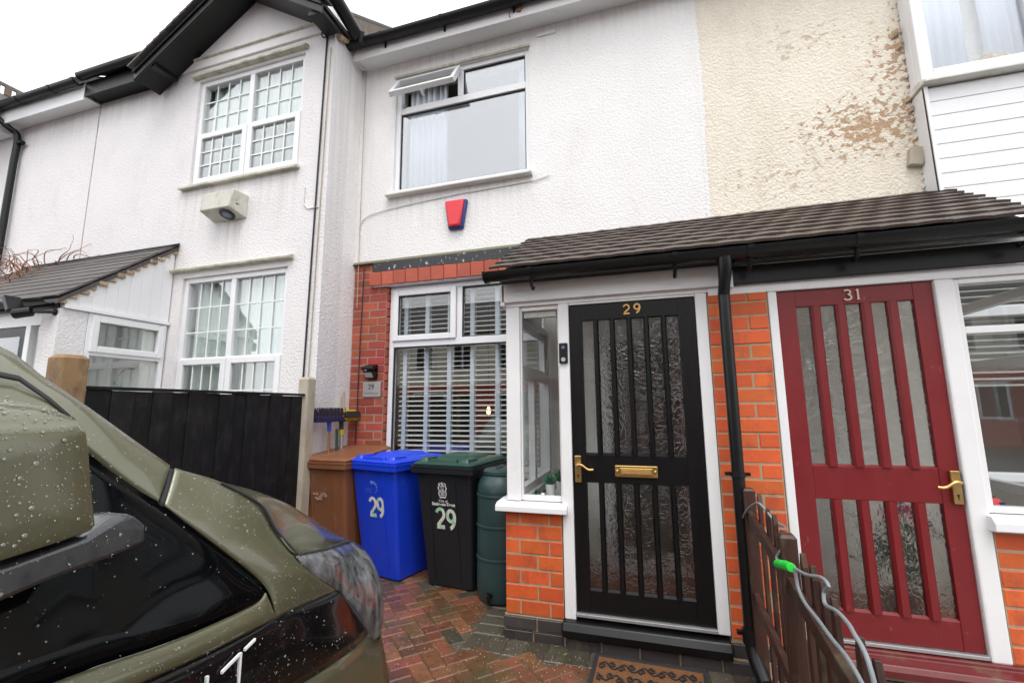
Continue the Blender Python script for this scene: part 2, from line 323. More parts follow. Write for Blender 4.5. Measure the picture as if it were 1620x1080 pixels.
def text_mesh(body, size, ext, m, bold=0, sx=1):
    cu = bpy.data.curves.new('t', 'FONT'); cu.body = body; cu.size = size; cu.extrude = ext; cu.align_x = 'CENTER'; cu.offset = bold
    ob = bpy.data.objects.new('t', cu); COL.objects.link(ob); bpy.context.view_layer.update()
    me = bpy.data.meshes.new_from_object(ob.evaluated_get(bpy.context.evaluated_depsgraph_get()))
    bpy.data.objects.remove(ob); me.materials.clear(); me.materials.append(M[m])
    for v in me.vertices: v.co = Vector((v.co.x*sx, -v.co.z, v.co.y))      # faces -y
    return me
def stroke(mb, pts, w, y0, y1, closed=False):         # flat ribbon in xz, extruded in y
    n = len(pts); P = [Vector((p[0], 0, p[1])) for p in pts]; ws = w if isinstance(w, (list, tuple)) else [w]*n
    rings = []
    for i in range(n):
        a = P[i-1] if (i > 0 or closed) else P[i]; b = P[(i+1) % n] if (i < n-1 or closed) else P[i]
        t = (b-a).normalized(); nn = Vector((-t.z, 0, t.x))*ws[i]/2
        rings.append([(P[i].x+nn.x, y0, P[i].z+nn.z), (P[i].x-nn.x, y0, P[i].z-nn.z), (P[i].x-nn.x, y1, P[i].z-nn.z), (P[i].x+nn.x, y1, P[i].z+nn.z)])
    if closed: rings.append(rings[0])
    mb.loft(rings, not closed)
def arc(cx, cz, rx, rz, a0, a1, n=10):
    return [(cx+rx*math.cos(R(a0+(a1-a0)*i/n)), cz+rz*math.sin(R(a0+(a1-a0)*i/n))) for i in range(n+1)]
def digit(mb, d, x, z, h, w, sw, y0, y1):              # stroked numeral, lower left at x,z
    if d == '2': pts = arc(x+w*.5, z+h*.70, w*.42, h*.27, 165, -35, 10) + [(x+w*.22, z+h*.16), (x+w*.08, z+h*.06), (x+w*.95, z+h*.06)]; stroke(mb, pts, [sw*.9]*11+[sw, sw*1.1, sw*1.1], y0, y1)
    if d == '9':
        stroke(mb, arc(x+w*.5, z+h*.68, w*.40, h*.27, 0, 330, 12), sw, y0, y1, True)
        stroke(mb, arc(x+w*.30, z+h*.66, w*.60, h*.60, 0, -85, 8), sw, y0+.0004, y1-.0004)
    if d == '3': stroke(mb, arc(x+w*.45, z+h*.75, w*.38, h*.21, 150, -80, 8), sw, y0, y1); stroke(mb, arc(x+w*.45, z+h*.28, w*.45, h*.26, 80, -150, 8), sw, y0+.0004, y1-.0004)
    if d == '1': stroke(mb, [(x+w*.5, z+h), (x+w*.5, z)], sw, y0, y1); stroke(mb, [(x+w*.25, z+h*.82), (x+w*.5, z+h)], sw*.7, y0+.0004, y1-.0004); stroke(mb, [(x+w*.2, z+.002), (x+w*.8, z+.002)], sw*.5, y0+.0008, y1-.0008)
def wall_grid(mb, xs, zs, holes, y0, y1):
    xs = sorted(set(xs + [h[i] for h in holes for i in (0, 1)])); zs = sorted(set(zs + [h[i] for h in holes for i in (2, 3)]))
    def filled(i, j):
        if not (0 <= i < len(xs)-1 and 0 <= j < len(zs)-1): return False
        cx = (xs[i]+xs[i+1])/2; cz = (zs[j]+zs[j+1])/2
        return not any(h[0] < cx < h[1] and h[2] < cz < h[3] for h in holes)
    def q(a, b, c, d): mb._add([a, b, c, d], [(0, 1, 2, 3)])
    for i in range(len(xs)-1):
        for j in range(len(zs)-1):
            if not filled(i, j): continue
            a, b, c, d = xs[i], xs[i+1], zs[j], zs[j+1]
            q((a, y0, c), (b, y0, c), (b, y0, d), (a, y0, d)); q((a, y1, c), (a, y1, d), (b, y1, d), (b, y1, c))
            if not filled(i-1, j): q((a, y0, c), (a, y0, d), (a, y1, d), (a, y1, c))
            if not filled(i+1, j): q((b, y0, c), (b, y1, c), (b, y1, d), (b, y0, d))
            if not filled(i, j-1): q((a, y0, c), (a, y1, c), (b, y1, c), (b, y0, c))
            if not filled(i, j+1): q((a, y0, d), (b, y0, d), (b, y1, d), (a, y1, d))
    return mb
BM = {}
def brick_mesh(w, h, d, m):
    key = (round(w, 3), round(h, 3), round(d, 3), m)
    if key not in BM:
        b = .004; mb = MB()
        f = [(-w/2+b, -d/2, -h/2+b), (w/2-b, -d/2, -h/2+b), (w/2-b, -d/2, h/2-b), (-w/2+b, -d/2, h/2-b)]
        g = [(-w/2, -d/2+b, -h/2), (w/2, -d/2+b, -h/2), (w/2, -d/2+b, h/2), (-w/2, -d/2+b, h/2)]
        k = [(p[0], d/2, p[2]) for p in g]
        BM[key] = mb.loft([f, g, k]).mesh('brick', m)
    return BM[key]
def bricks(parent, rows, x0, z0, course, y, m, d=.05, joint=.01, jit=.0025, side=None, flip=1):
    """rows: list of lists of widths incl. joint, laid from x0; front faces at y (or a wall facing -x when side is set)"""
    for r, ws in enumerate(rows):
        x = x0
        for w in ws:
            me = brick_mesh(w-joint, course-joint, d, m); cz = z0+(r+.5)*course; j = random.uniform(-jit, jit)
            if side is None: inst('brick', me, (x+w/2, y+d/2+j, cz), parent, (0, random.uniform(-.006, .006), 0))
            else: inst('brick', me, (side+d/2+j, x+w/2, cz), parent, (0, 0, -math.pi/2))
            x += w
def half_gutter(mb, x0, x1, y, z, r=.055, t=.006):       # open half-round gutter along x, rim at z
    n = 10
    pr = [(y+r*math.cos(math.pi+math.pi*k/n), z+r*math.sin(math.pi+math.pi*k/n)) for k in range(n+1)] + [(y+(r-t)*math.cos(2*math.pi-math.pi*k/n), z+(r-t)*math.sin(2*math.pi-math.pi*k/n)) for k in range(n+1)]
    return mb.ex(pr, x0, x1)
def smooth_curve(pts, n=6):
    pts = [Vector(p) for p in pts]; out = []; dn = [pts[0]]
    for a, b in zip(pts, pts[1:]):
        k = int((b-a).length/.30)
        if k > 1 and (b-a).length > .9: dn += [a.lerp(b, (i+1)/(k+1)) for i in range(k)] + ([a.lerp(b, .97)] if 1 else [])
        dn.append(b)
    pts = dn
    for i in range(len(pts)-1):
        p0 = pts[max(i-1, 0)]; p1 = pts[i]; p2 = pts[i+1]; p3 = pts[min(i+2, len(pts)-1)]
        for k in range(n):
            t = k/n; out.append(.5*((2*p1)+(p2-p0)*t+(2*p0-5*p1+4*p2-p3)*t*t+(3*p1-p0-3*p2+p3)*t**3))
    return out+[pts[-1]]
def resample(pts, n):
    pts = [Vector(p) for p in pts]; L = [0]
    for a, b in zip(pts, pts[1:]): L.append(L[-1]+(b-a).length)
    out = []; j = 0
    for i in range(n):
        s = L[-1]*i/(n-1)
        while j < len(pts)-2 and L[j+1] < s: j += 1
        t = (s-L[j])/max(L[j+1]-L[j], 1e-9); out.append(pts[j].lerp(pts[j+1], min(max(t, 0), 1)))
    return out

# ================================================================== THE GROUND
g = MB(); g.box(-60, 60, -60, 60, -.35, -.09); tag(g.build('road', 'asphalt'), None, None, kind='structure')
g = MB(); g.box(-12, -3.05, -4.35, 2, -.089, -.004); tag(g.build('neighbour_path', 'slabs'), None, None, kind='structure')
g = MB(); g.box(.6, 6, -4.35, 2, -.089, -.02); tag(g.build('neighbour_yard', 'slabs'), None, None, kind='structure')
drive = MB(); drive.box(-3.049, .599, -4.6, -.0, -.089, -.008)
drive = tag(drive.build('driveway', 'joint'), None, None, kind='structure')
a_ = .102; ca = math.cos(R(45)); sa = math.sin(R(45))
def bez_box(w, d, h, b=.006):
    mb = MB(); z0 = -h
    def rg(x, y, z): return [(-x, -y, z), (x, -y, z), (x, y, z), (-x, y, z)]
    return mb.loft([rg(w/2, d/2, z0), rg(w/2, d/2, -b), rg(w/2-b, d/2-b, 0)])
pave_r = bez_box(.2, .098, .05).mesh('paver', 'paver_r'); pave_g = bez_box(.2, .098, .05).mesh('paver', 'paver_g')
cand = []
for i in range(-70, 70):
    for j in range(-40, 40):
        bx, by = i+2*j, i-2*j
        for (ox, oy, rot) in ((1.0, .5, 0), (.5, 2.0, 1)):
            X = (bx+ox)*a_; Y = (by+oy)*a_; x = X*ca-Y*sa-1.2; y = X*sa+Y*ca-1.6
            if not (-3.02 < x < .56 and -4.5 < y < -.05): continue
            if x > -1.20 and y > -1.40: continue
            cand.append((x, y, R(45)+rot*math.pi/2))
vis = sorted(cand, key=lambda c: (0 if (-2.75 < c[0] < .6 and c[1] > -2.35) else 1, abs(c[0]+.9)+abs(c[1]+1.2)))
rest = MB()
for k, (x, y, rz) in enumerate(vis):
    tz = random.uniform(-.002, .002)
    if k < 285:
        inst('paver', pave_g if random.random() < .10 else pave_r, (x, y, tz), drive, (random.uniform(-.006, .006), random.uniform(-.006, .006), rz))
    else:
        b = bez_box(.2, .098, .05); b.xf(Matrix.Translation((x, y, tz)) @ Matrix.Rotation(rz, 4, 'Z')); rest._add(b.v, b.f)
tag(rest.build('paver_field', 'paver_r', drive), None, None, kind='stuff')
# grey border blocks along the porch
bl = bez_box(.125, .2, .05).mesh('paver', 'paver_g')
for k in range(13): inst('paver', bl, (-1.13+k*.131, -1.30+random.uniform(-.002, .002), random.uniform(-.002, .003)), drive, (0, 0, random.uniform(-.01, .01)))
for k in range(4): inst('paver', bl, (-1.10, -1.13+k*.131, random.uniform(-.002, .003)), drive, (0, 0, math.pi/2))
gm = MB()
for k in range(2600):
    x = random.uniform(-2.7, .5); y = random.uniform(-2.6, -.5) if random.random() < .6 else random.gauss(-1.4, .25); s = random.uniform(.0012, .0038)
    if x > -.97 and y > -1.2: continue
    a = random.uniform(0, 6.28); c = (x, y, .003)
    gm._add([(c[0]+s*math.cos(a), c[1]+s*math.sin(a), .002), (c[0]+s*math.cos(a+2.1), c[1]+s*math.sin(a+2.1), .002), (c[0]+s*math.cos(a+4.2), c[1]+s*math.sin(a+4.2), .002), (c[0], c[1], .002+s*1.1)], [(0, 1, 3), (1, 2, 3), (2, 0, 3)])
tag(gm.build('grit', 'grit'), 'pale grit and petals scattered over the wet block paving', 'grit', kind='stuff')

# ================================================================== HOUSE 29 (white roughcast over brick)
H29 = thing('terraced_house', 'white roughcast house with open top window and red alarm box, in the middle', 'house', (-1.26, 0, 0))
w = MB(); wall_grid(w, [-3.16, .635], [3.11, 5.60], [(-2.685, -1.05, 3.915, 5.365)], 0, .28)
w.build('wall', 'render', H29)
w = MB(); w.box(-.94, .56, .02, .28, 0, 3.108); w.box(.62, .635, .02, .28, 0, 3.108); w.build('porch_back_wall', 'roomw', H29)
w = MB(); w.box(-3.155, -.94, .30, .31, 2.80, 3.108); w.box(-2.72, -.94, .02, .30, .0, .86); w.build('under_window_wall', 'brick_r', H29)
rg_ = random.Random(3); fr_ = []; ok_ = []
for k in range(131):
    z = 3.12+2.46*k/130; x = .637+.012*math.sin(z*3.1)+rg_.uniform(-.006, .012); fr_.append((x, -.0025, z)); ok_.append((.60, -.0025, z))
w = MB(); w.loft([ok_, fr_, [(p[0], .0055, p[2]) for p in fr_]], False, False); w.build('ragged_paint_edge', 'render', H29)
# rooms behind the glass
rm = MB()
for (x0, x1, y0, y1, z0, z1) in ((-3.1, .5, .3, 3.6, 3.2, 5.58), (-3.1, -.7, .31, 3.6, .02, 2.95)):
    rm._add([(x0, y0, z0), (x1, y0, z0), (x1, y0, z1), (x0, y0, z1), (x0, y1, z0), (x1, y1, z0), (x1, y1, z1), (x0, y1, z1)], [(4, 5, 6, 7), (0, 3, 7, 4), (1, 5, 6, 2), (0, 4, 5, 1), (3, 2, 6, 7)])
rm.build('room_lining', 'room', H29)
# brick pier beside the lower window
p = MB(); p.box(-3.155, -2.725, .0105, .29, 0, 3.10); pier = p.build('brick_pier', 'mortar_d', H29)
rows = []
for r in range(35): rows.append([.2165, .2165] if r % 2 == 0 else [.109, .216, .108])
bricks(pier, rows, -3.157, 0.0, .0887, .008, 'brick_r', d=.06)
for r in range(35):
    inst('brick', brick_mesh(.12 if r % 2 else .22, .0787, .03, 'brick_r'), (-2.717, .075 if r % 2 else .125, (r+.5)*.0887), pier, (0, 0, math.pi/2))
lt = MB(); lt.box(-2.89, -.92, -.035, .02, 2.987, 3.106); lt.build('lintel', 'tar', H29, bevel=.006)
sol = MB(); sol.box(-2.90, -.92, -.03, .25, 2.84, 2.984); sol = sol.build('soldier_course', 'mortar_d', H29)
me = brick_mesh(.146, .146, .05, 'brick_s')
for k in range(13): inst('brick', me, (-2.84+k*.152, -.032+random.uniform(-.003, .003), 2.908), sol, (R(7), random.uniform(-.015, .015)+.03, 0), (1, 1, 1.0))
st = MB(); st.box(-2.88, -.94, -.028, .12, 2.822, 2.8385); st.build('lintel_soffit', 'paintw', H29)
w = MB(); w.ex([(-.03, 3.105), (0, 3.14), (.01, 3.105)], -3.16, .635); w.build('drip_edge', 'moss', H29)

def pane(name, x0, x1, z0, z1, y, m, parent): 
    b = MB(); b.box(x0, x1, y, y+.006, z0, z1); return b.build(name, m, parent)
# upper window
f = MB(); x0, x1, z0, z1 = -2.685, -1.05, 3.915, 5.365
f.ring(x0, x1, z0, z1, .055, .03, .11); f.box(x0+.055, x1-.055, .032, .108, 4.912, 4.995); f.box(-1.905, -1.835, .034, .106, 4.995, 5.31)
UW = f.build('window', 'upvc', H29, bevel=.006)
g = MB(); g.ring(x0+.055, x1-.055, 3.97, 4.912, .012, .05, .07); g.ring(-1.835, x1-.055, 4.995, 5.31, .012, .05, .07); g.build('gasket', 'rubber', UW)
pane('pane', x0+.06, x1-.06, 3.975, 4.908, .058, 'glass_up', UW); pane('pane', -1.832, x1-.06, 5.0, 5.305, .058, 'glass_up', UW)
sb = MB(); sb.ring(-.405, .405, -.355, 0, .045, -.03, .03); Mx = Matrix.Translation((-2.265, .02, 5.335)) @ Matrix.Rotation(R(-33), 4, 'X')
sb.xf(Mx); sash = sb.build('sash', 'upvc', UW, bevel=.006)
gb = MB(); gb.box(-.36, .36, -.003, .003, -.312, -.043); gb.xf(Mx); gb.build('pane', 'glass', UW)
gb = MB(); gb.box(-.02, .02, .03, .05, -.36, -.31); gb.box(-.012, .012, .03, .09, -.37, -.345); gb.xf(Mx); gb.build('latch', 'upvc', UW)
gb = MB(); gb.box(x0+.055, -1.905, .06, .10, 4.996, 5.012); gb.box(-2.60, -2.57, -.02, .06, 5.0, 5.012); gb.build('stay', 'steel', UW)
sl_ = MB(); sl_.ex([(-.085, 3.862), (-.085, 3.885), (.03, 3.925), (.03, 3.862)], -2.745, -1.03); sl_.build('sill', 'sillw', H29, bevel=.004)
hd = MB(); hd.ex([(-.02, 5.366), (-.028, 5.385), (.0, 5.392), (.0, 5.366)], -2.70, -1.04); hd.build('window_head_drip', 'drip', H29)
# lower window
x0, x1, z0, z1 = -2.70, -.955, .86, 2.815
f = MB(); f.ring(x0, x1, z0, z1, .055, .05, .13); f.box(x0+.055, x1-.055, .052, .128, 2.14, 2.215); f.box(-1.895, -1.835, .054, .126, 2.215, 2.76)
LW = f.build('window', 'upvc', H29, bevel=.006)
s2 = MB(); s2.ring(-2.655, -1.90, 2.205, 2.775, .065, .03, .10); s2.build('sash', 'upvc', LW, bevel=.008)
g = MB(); g.ring(-2.592, -1.963, 2.268, 2.712, .008, .04, .06); g.ring(-1.837, x1-.053, 2.213, 2.762, .010, .06, .08); g.ring(x0+.053, x1-.053, .913, 2.142, .012, .06, .08); g.build('gasket', 'rubber', LW)
pane('pane', -2.588, -1.967, 2.272, 2.708, .07, 'glass', LW); pane('pane', -1.832, x1-.058, 2.218, 2.757, .088, 'glass', LW); pane('pane', x0+.058, x1-.058, .918, 2.137, .088, 'glass', LW)
s2 = MB(); s2.box(-2.75, -.94, -.04, .05, .82, .858); s2.build('sill', 'sillw', LW, bevel=.004)
# eaves
e = MB(); e.box(-3.10, .70, -.20, -.001, 5.575, 5.590); e.build('soffit', 'upvc', H29)
e = MB(); e.box(-3.13, .70, -.225, -.201, 5.535, 5.70); e.build('fascia', 'paintw', H29, bevel=.003)
e = MB(); half_gutter(e, -3.17, .75, -.292, 5.70, .064); gt = e.build('gutter', 'black', H29, smooth=True)
for x in (-2.7, -1.95, -1.15, -.35, .45):
    b = MB(); half_gutter(b, x-.02, x+.02, -.292, 5.70, .070, .012); b.box(x-.012, x+.012, -.232, -.2255, 5.60, 5.70); b.build('bracket', 'black', gt)
e = MB(); e.ex([(-.30, 5.73), (-.30, 5.75), (4.2, 8.75), (4.2, 8.7)], -3.16, .635); e.build('roof', 'slate', H29)
e = MB(); e.ex([(-.235, 5.701), (-.22, 5.701), (-.22, 5.735), (-.235, 5.74)], -3.13, .635); e.build('roof_felt', 'dark', H29)
# chimney well back on the roof with the aerial pole beside it
e = MB(); e.box(-4.06, -3.3, 4.2, 4.8, 8.0, 9.38); e.box(-4.12, -3.24, 4.14, 4.86, 9.38, 9.52); ch = e.build('chimney', 'brick_r', H29)
e = MB(); e.tube([(-4.25, 4.5, 8.3), (-4.25, 4.5, 10.6)], .02); e.build('aerial_pole', 'steel', H29)
# wear on the eaves: bracket plate and loose wire
e = MB(); e.box(-.96, -.75, -.018, -.001, 5.45, 5.492); tag(e.build('junction_cover', 'paintw', bevel=.005), 'small white cable cover under the eaves of the middle house', 'cable cover')
e = MB(); e.ex([(-1.13, 5.61), (-1.05, 5.655), (-1.08, 5.585)], -.245, -.226, 'y'); ft = e.build('eaves_fitting', 'twig')
tag(ft, 'rusty triangular fitting with a stub of wire on the white fascia', 'fitting')
e = MB(); e.tube([(-1.10, -.236, 5.64), (-1.17, -.25, 5.63), (-1.20, -.25, 5.58), (-1.19, -.245, 5.54)], .005, 6); e.build('wire', 'rubber', ft)
# interior: curtains, blind, pendant lamp
def curtain(x0, x1, y, z0, z1, m, label, amp=.025, n=60, fold=.09, group=None, seed=0):
    rnd = random.Random(seed); ph = rnd.uniform(0, 6); c = MB(); top = []; bot = []
    for k in range(n+1):
        x = x0+(x1-x0)*k/n; yy = y+amp*math.sin(2*math.pi*(x-x0)/fold+ph)+amp*.5*math.sin(2*math.pi*(x-x0)/(fold*2.7)+ph*2)
        top.append((x, yy*1.0, z1)); bot.append((x, y+(yy-y)*1.3, z0))
    c.loft([top, bot], False, False)
    return tag(c.build('curtain', m, smooth=True, solid=.003), label, 'curtain', group)
curtain(-2.62, -2.10, .20, 3.95, 5.34, 'curtain', 'white pleated curtain at the left of the open upper window', seed=1, fold=.075)
curtain(-1.22, -1.07, .20, 3.95, 5.34, 'curtain', 'narrow pale curtain at the right of the open upper window', seed=2, fold=.06)
VB = thing('venetian_blind', 'cream venetian blind with pale blue tapes behind the lower window', 'blind', (-1.83, .19, .9))
sm = MB(); n = 5
sm.loft([[(-.80, -.024+.012*k, .006*math.sin(math.pi*k/4)) for k in range(5)] + [(-.80, .024-.012*k, .006*math.sin(math.pi*(4-k)/4)-.0025) for k in range(5)], [(.80, -.024+.012*k, .006*math.sin(math.pi*k/4)) for k in range(5)] + [(.80, .024-.012*k, .006*math.sin(math.pi*(4-k)/4)-.0025) for k in range(5)]])
sm = sm.mesh('slat', 'slat')
for k in range(35): inst('slat', sm, (-1.83, .19, .93+k*.0525), VB, (R(18+random.uniform(-2, 2)), random.uniform(-.001, .001), 0))
for x in (-2.56, -2.295, -2.025, -1.76, -1.478, -1.2):
    t = MB(); t.box(x-.024, x+.024, .158, .1595, .9, 2.76); t.box(x-.024, x+.024, .2205, .222, .9, 2.76); t.build('tape', 'tape', VB)
t = MB(); t.box(-2.63, -1.03, .16, .22, 2.765, 2.80); t.build('head_rail', 'slat', VB)
pl = thing('pendant_lamp', 'small lit warm bulb glowing behind the venetian blind', 'lamp', (-1.97, 1.25, 1.40))
b = MB(); b.lathe([(.001, -.04), (.02, -.034), (.024, -.01), (.022, .015), (.012, .04), (.012, .05)], (-1.97, 1.25, 1.44), 14); b.build('bulb', 'bulb', pl, smooth=True)
b = MB(); b.tube([(-1.97, 1.25, 1.49), (-1.97, 1.25, 2.9)], .004, 6); b.build('flex', 'rubber', pl)
b = MB(); b.lathe([(.014, .05), (.017, .052), (.017, .09), (.006, .1)], (-1.97, 1.25, 1.44), 12); b.build('lamp_holder', 'black', pl)

# small things on the wall of 29
AL = thing('alarm_box', 'red and blue burglar alarm box below the open upper window', 'alarm box', (-1.9, 0, 3.37))
def frus(mb, cx, z0, z1, wb, wt, y0, y1, inset):
    mb.loft([[(cx-wb/2, y0, z0), (cx+wb/2, y0, z0), (cx+wt/2, y0, z1), (cx-wt/2, y0, z1)], [(cx-wb/2+inset, y1, z0+inset), (cx+wb/2-inset, y1, z0+inset), (cx+wt/2-inset, y1, z1-inset), (cx-wt/2+inset, y1, z1-inset)]])
b = MB(); frus(b, -1.88, 3.375, 3.70, .17, .265, -.001, -.052, .004); b.build('backplate', 'blue_pl', AL, bevel=.012, smooth=True)
b = MB(); frus(b, -1.885, 3.392, 3.695, .14, .235, -.0525, -.078, .012); b.build('cover', 'red_pl', AL, bevel=.012, smooth=True)
SOL = thing('solar_light', 'small black solar security light on the red brick pier', 'wall light', (-2.87, 0, 1.8))
b = MB(); b.box(-2.93, -2.80, -.004, .006, 1.80, 1.95); b.build('backplate', 'black', SOL, bevel=.004)
b = MB(); b.ex([(-.005, 1.955), (-.105, 1.925), (-.115, 1.90), (-.075, 1.885), (-.005, 1.92)], -2.94, -2.80); b.build('solar_panel', 'black', SOL, bevel=.006)
b = MB(); b.ex([(-.006, 1.88), (-.085, 1.882), (-.04, 1.80), (-.006, 1.795)], -2.93, -2.805); hd_ = b.build('lamp_head', 'black', SOL, bevel=.005)
b = MB(); b.ex([(-.0855, 1.862), (-.088, 1.862), (-.050, 1.812), (-.047, 1.812)], -2.915, -2.82); b.build('led_panel', 'lamp_dirty', SOL)
b = MB(); b.lathe([(.001, -.012), (.009, -.008), (.012, 0)], (-2.885, -.095, 1.892), 10); b.build('sensor', 'print', SOL)
PLT = thing('house_plate', 'square grey steel plate reading 29 on the red brick pier', 'house sign', (-2.87, 0, 1.6))
b = MB(); b.box(-2.975, -2.755, -.006, .004, 1.605, 1.77); b.build('plate', 'steel', PLT, bevel=.002)
inst('number', text_mesh('29', .075, .0006, 'dark'), (-2.872, -.0072, 1.69), PLT)
b = MB(); pts = [(-2.955+.0056*k, 1.643+.005*math.sin(k*1.9)*(1 if k % 3 else .4)) for k in range(32)]; stroke(b, pts, .0035, -.0075, -.0062); b.build('script_line', 'dark', PLT)
b = MB(); b.tube([(-3.02, -.012, 3.11), (-3.03, -.012, 2.2), (-3.035, -.012, 1.2), (-3.04, -.012, .3)], .006, 6); tag(b.build('wall_cable', 'rubber'), 'thin black cable running down the red brick pier', 'cable')
b = MB(); b.tube(smooth_curve([(-3.08, -.012, 3.45), (-3.10, -.012, 3.56), (-3.0, -.012, 3.68), (-2.6, -.012, 3.74), (-1.9, -.012, 3.78), (-1.0, -.012, 3.80), (-.85, -.012, 3.83)]), .005, 6); tag(b.build('wall_cable', 'sillw'), 'thin white cable curving along the wall below the open upper window', 'cable')
b = MB(); b.tube([(-3.10, -.02, 5.57), (-3.10, -.02, 4.6), (-3.09, -.02, 3.2), (-3.085, -.02, 2.6)], .004, 5); tag(b.build('wall_cable', 'concrete'), 'thin pale wire down the inner corner left of the open upper window', 'cable')

# ================================================================== HOUSE 27 (white, with gable) AND ITS NEIGHBOUR
Y27 = -.52
H27 = thing('terraced_house', 'white house with black gable and grid-barred windows left of the middle house', 'house', (-5.1, Y27, 0))
w = MB(); wall_grid(w, [-6.955, -3.16], [0, 6.1], [(-5.16, -3.555, 4.13, 5.53), (-5.10, -3.60, 1.0, 2.99)], Y27, Y27+.30)
w.ex([(-6.955, 6.1), (-3.16, 6.1), (-3.16, 6.12), (-4.33, 6.62), (-5.6, 6.12)], Y27+.001, Y27+.299, 'y')
w.build('wall', 'render27', H27)
w = MB(); w.box(-3.20, -3.1605, Y27+.301, 3.0, 0, 5.8); w.build('flank_wall', 'render', H27)
w = MB(); w.ex([(-.5, 5.8), (3, 5.8), (3, 8.35), (-.5, 6.02)], -3.22, -3.17, 'x'); w.build('upper_flank', 'flank', H27)
# tile ends along the verge of the higher main roof
vt = MB(); vt.box(-.5, .12, -.07, .07, 0, .018); vt = vt.mesh('tile', 'slate')
for k in range(2, 40): inst('tile', vt, (-3.6, -.5+k*.085, 6.035+k*.0605), H27, (R(33), 0, 0))
g = MB(); g.ex([(-5.74, 5.70), (-3.165, 5.70), (-3.165, 5.80), (-4.33, 6.58)], Y27-.025, Y27-.002, 'y'); g.build('gable_panel', 'smooth', H27)
g = MB(); g.ex([(Y27-.002, 5.80), (Y27-.05, 5.815), (Y27-.05, 5.83), (Y27-.026, 5.855), (Y27-.002, 5.855)], -5.52, -3.20); g.build('string_course', 'drip', H27)
# gable roof: slabs, barge boards, tile edges
YB = -.86; PK = (-4.33, 6.50); SL = .62
def gz(x): return PK[1]-SL*abs(x-PK[0])
for sgn, xf in ((-1, -5.80), (1, -3.06)):
    b = MB(); b.ex([(PK[0], PK[1]+.01), (xf, gz(xf)+.01), (xf, gz(xf)-.03), (PK[0], PK[1]-.03)], YB+.03, 3.0, 'y'); b.build('roof', 'slate', H27)
    b = MB(); b.ex([(PK[0], PK[1]), (xf, gz(xf)), (xf+sgn*.0, gz(xf)-.14), (PK[0], PK[1]-.14)], YB, YB+.028, 'y'); b.build('barge_board', 'black', H27, bevel=.006)
    b = MB(); b.ex([(PK[0], PK[1]-.02), (xf-sgn*.0, gz(xf)-.02), (xf, gz(xf)-.055), (PK[0], PK[1]-.055)], YB-.022, YB-.001, 'y'); b.build('barge_mould', 'black', H27, bevel=.008)
    b = MB(); b.ex([(PK[0], PK[1]-.10), (xf, gz(xf)-.10), (xf, gz(xf)-.115), (PK[0], PK[1]-.115)], YB+.029, Y27-.026, 'y'); b.build('gable_soffit', 'blackwood', H27)
    tm = MB(); tm.box(-.10, .10, -.08, .08, -.012, .006); tm = tm.mesh('tile', 'slate'); L = abs(xf-PK[0])
    for k in range(15):
        x = PK[0]+sgn*(k+.5)*L/15; inst('tile', tm, (x, YB+.02, gz(x)+.035), H27, (0, -sgn*(-math.atan(SL)+R(5)), random.uniform(-.04, .04)))
b = MB(); b.box(-5.70, -5.50, YB+.03, Y27-.027, 5.60, 5.66); b.build('corbel', 'blackwood', H27, bevel=.006)
b = MB(); b.box(-3.26, -3.08, YB+.03, Y27-.03, 5.61, 5.67); b.build('corbel', 'blackwood', H27, bevel=.006)
b = MB(); b.tube([(-3.02, YB-.10, 5.93), (-3.0, -.34, 5.74)], .074, 14); b.tube([(-2.93, -.36, 5.75), (-2.96, -.33, 5.64)], .034, 8); b.build('gutter', 'black', H27, smooth=True)
b = MB(); b.tube([(-3.10, -.1, 5.62), (-3.13, -.3, 5.72), (-3.12, -.5, 5.62)], .03, 8); b.build('verge_mortar', 'verge', H27, smooth=True)
# eaves left of the gable
b = MB(); b.box(-6.95, -5.65, -.70, Y27-.001, 5.63, 5.65); b.box(-6.95, -5.65, -.72, -.701, 5.60, 5.80); b.build('fascia', 'blackwood', H27)
b = MB(); half_gutter(b, -6.96, -5.60, -.785, 5.85, .062); b.build('gutter', 'black', H27, smooth=True)
b = MB(); b.ex([(-.80, 5.86), (-.80, 5.88), (3.2, 8.6), (3.2, 8.57)], -6.95, -5.2); b.build('roof', 'slate', H27)
b = MB(); b.ex([(-.5, 6.02), (3, 8.35), (3, 8.31), (-.5, 5.98)], -5.2, -3.165); b.build('roof', 'slate', H27)
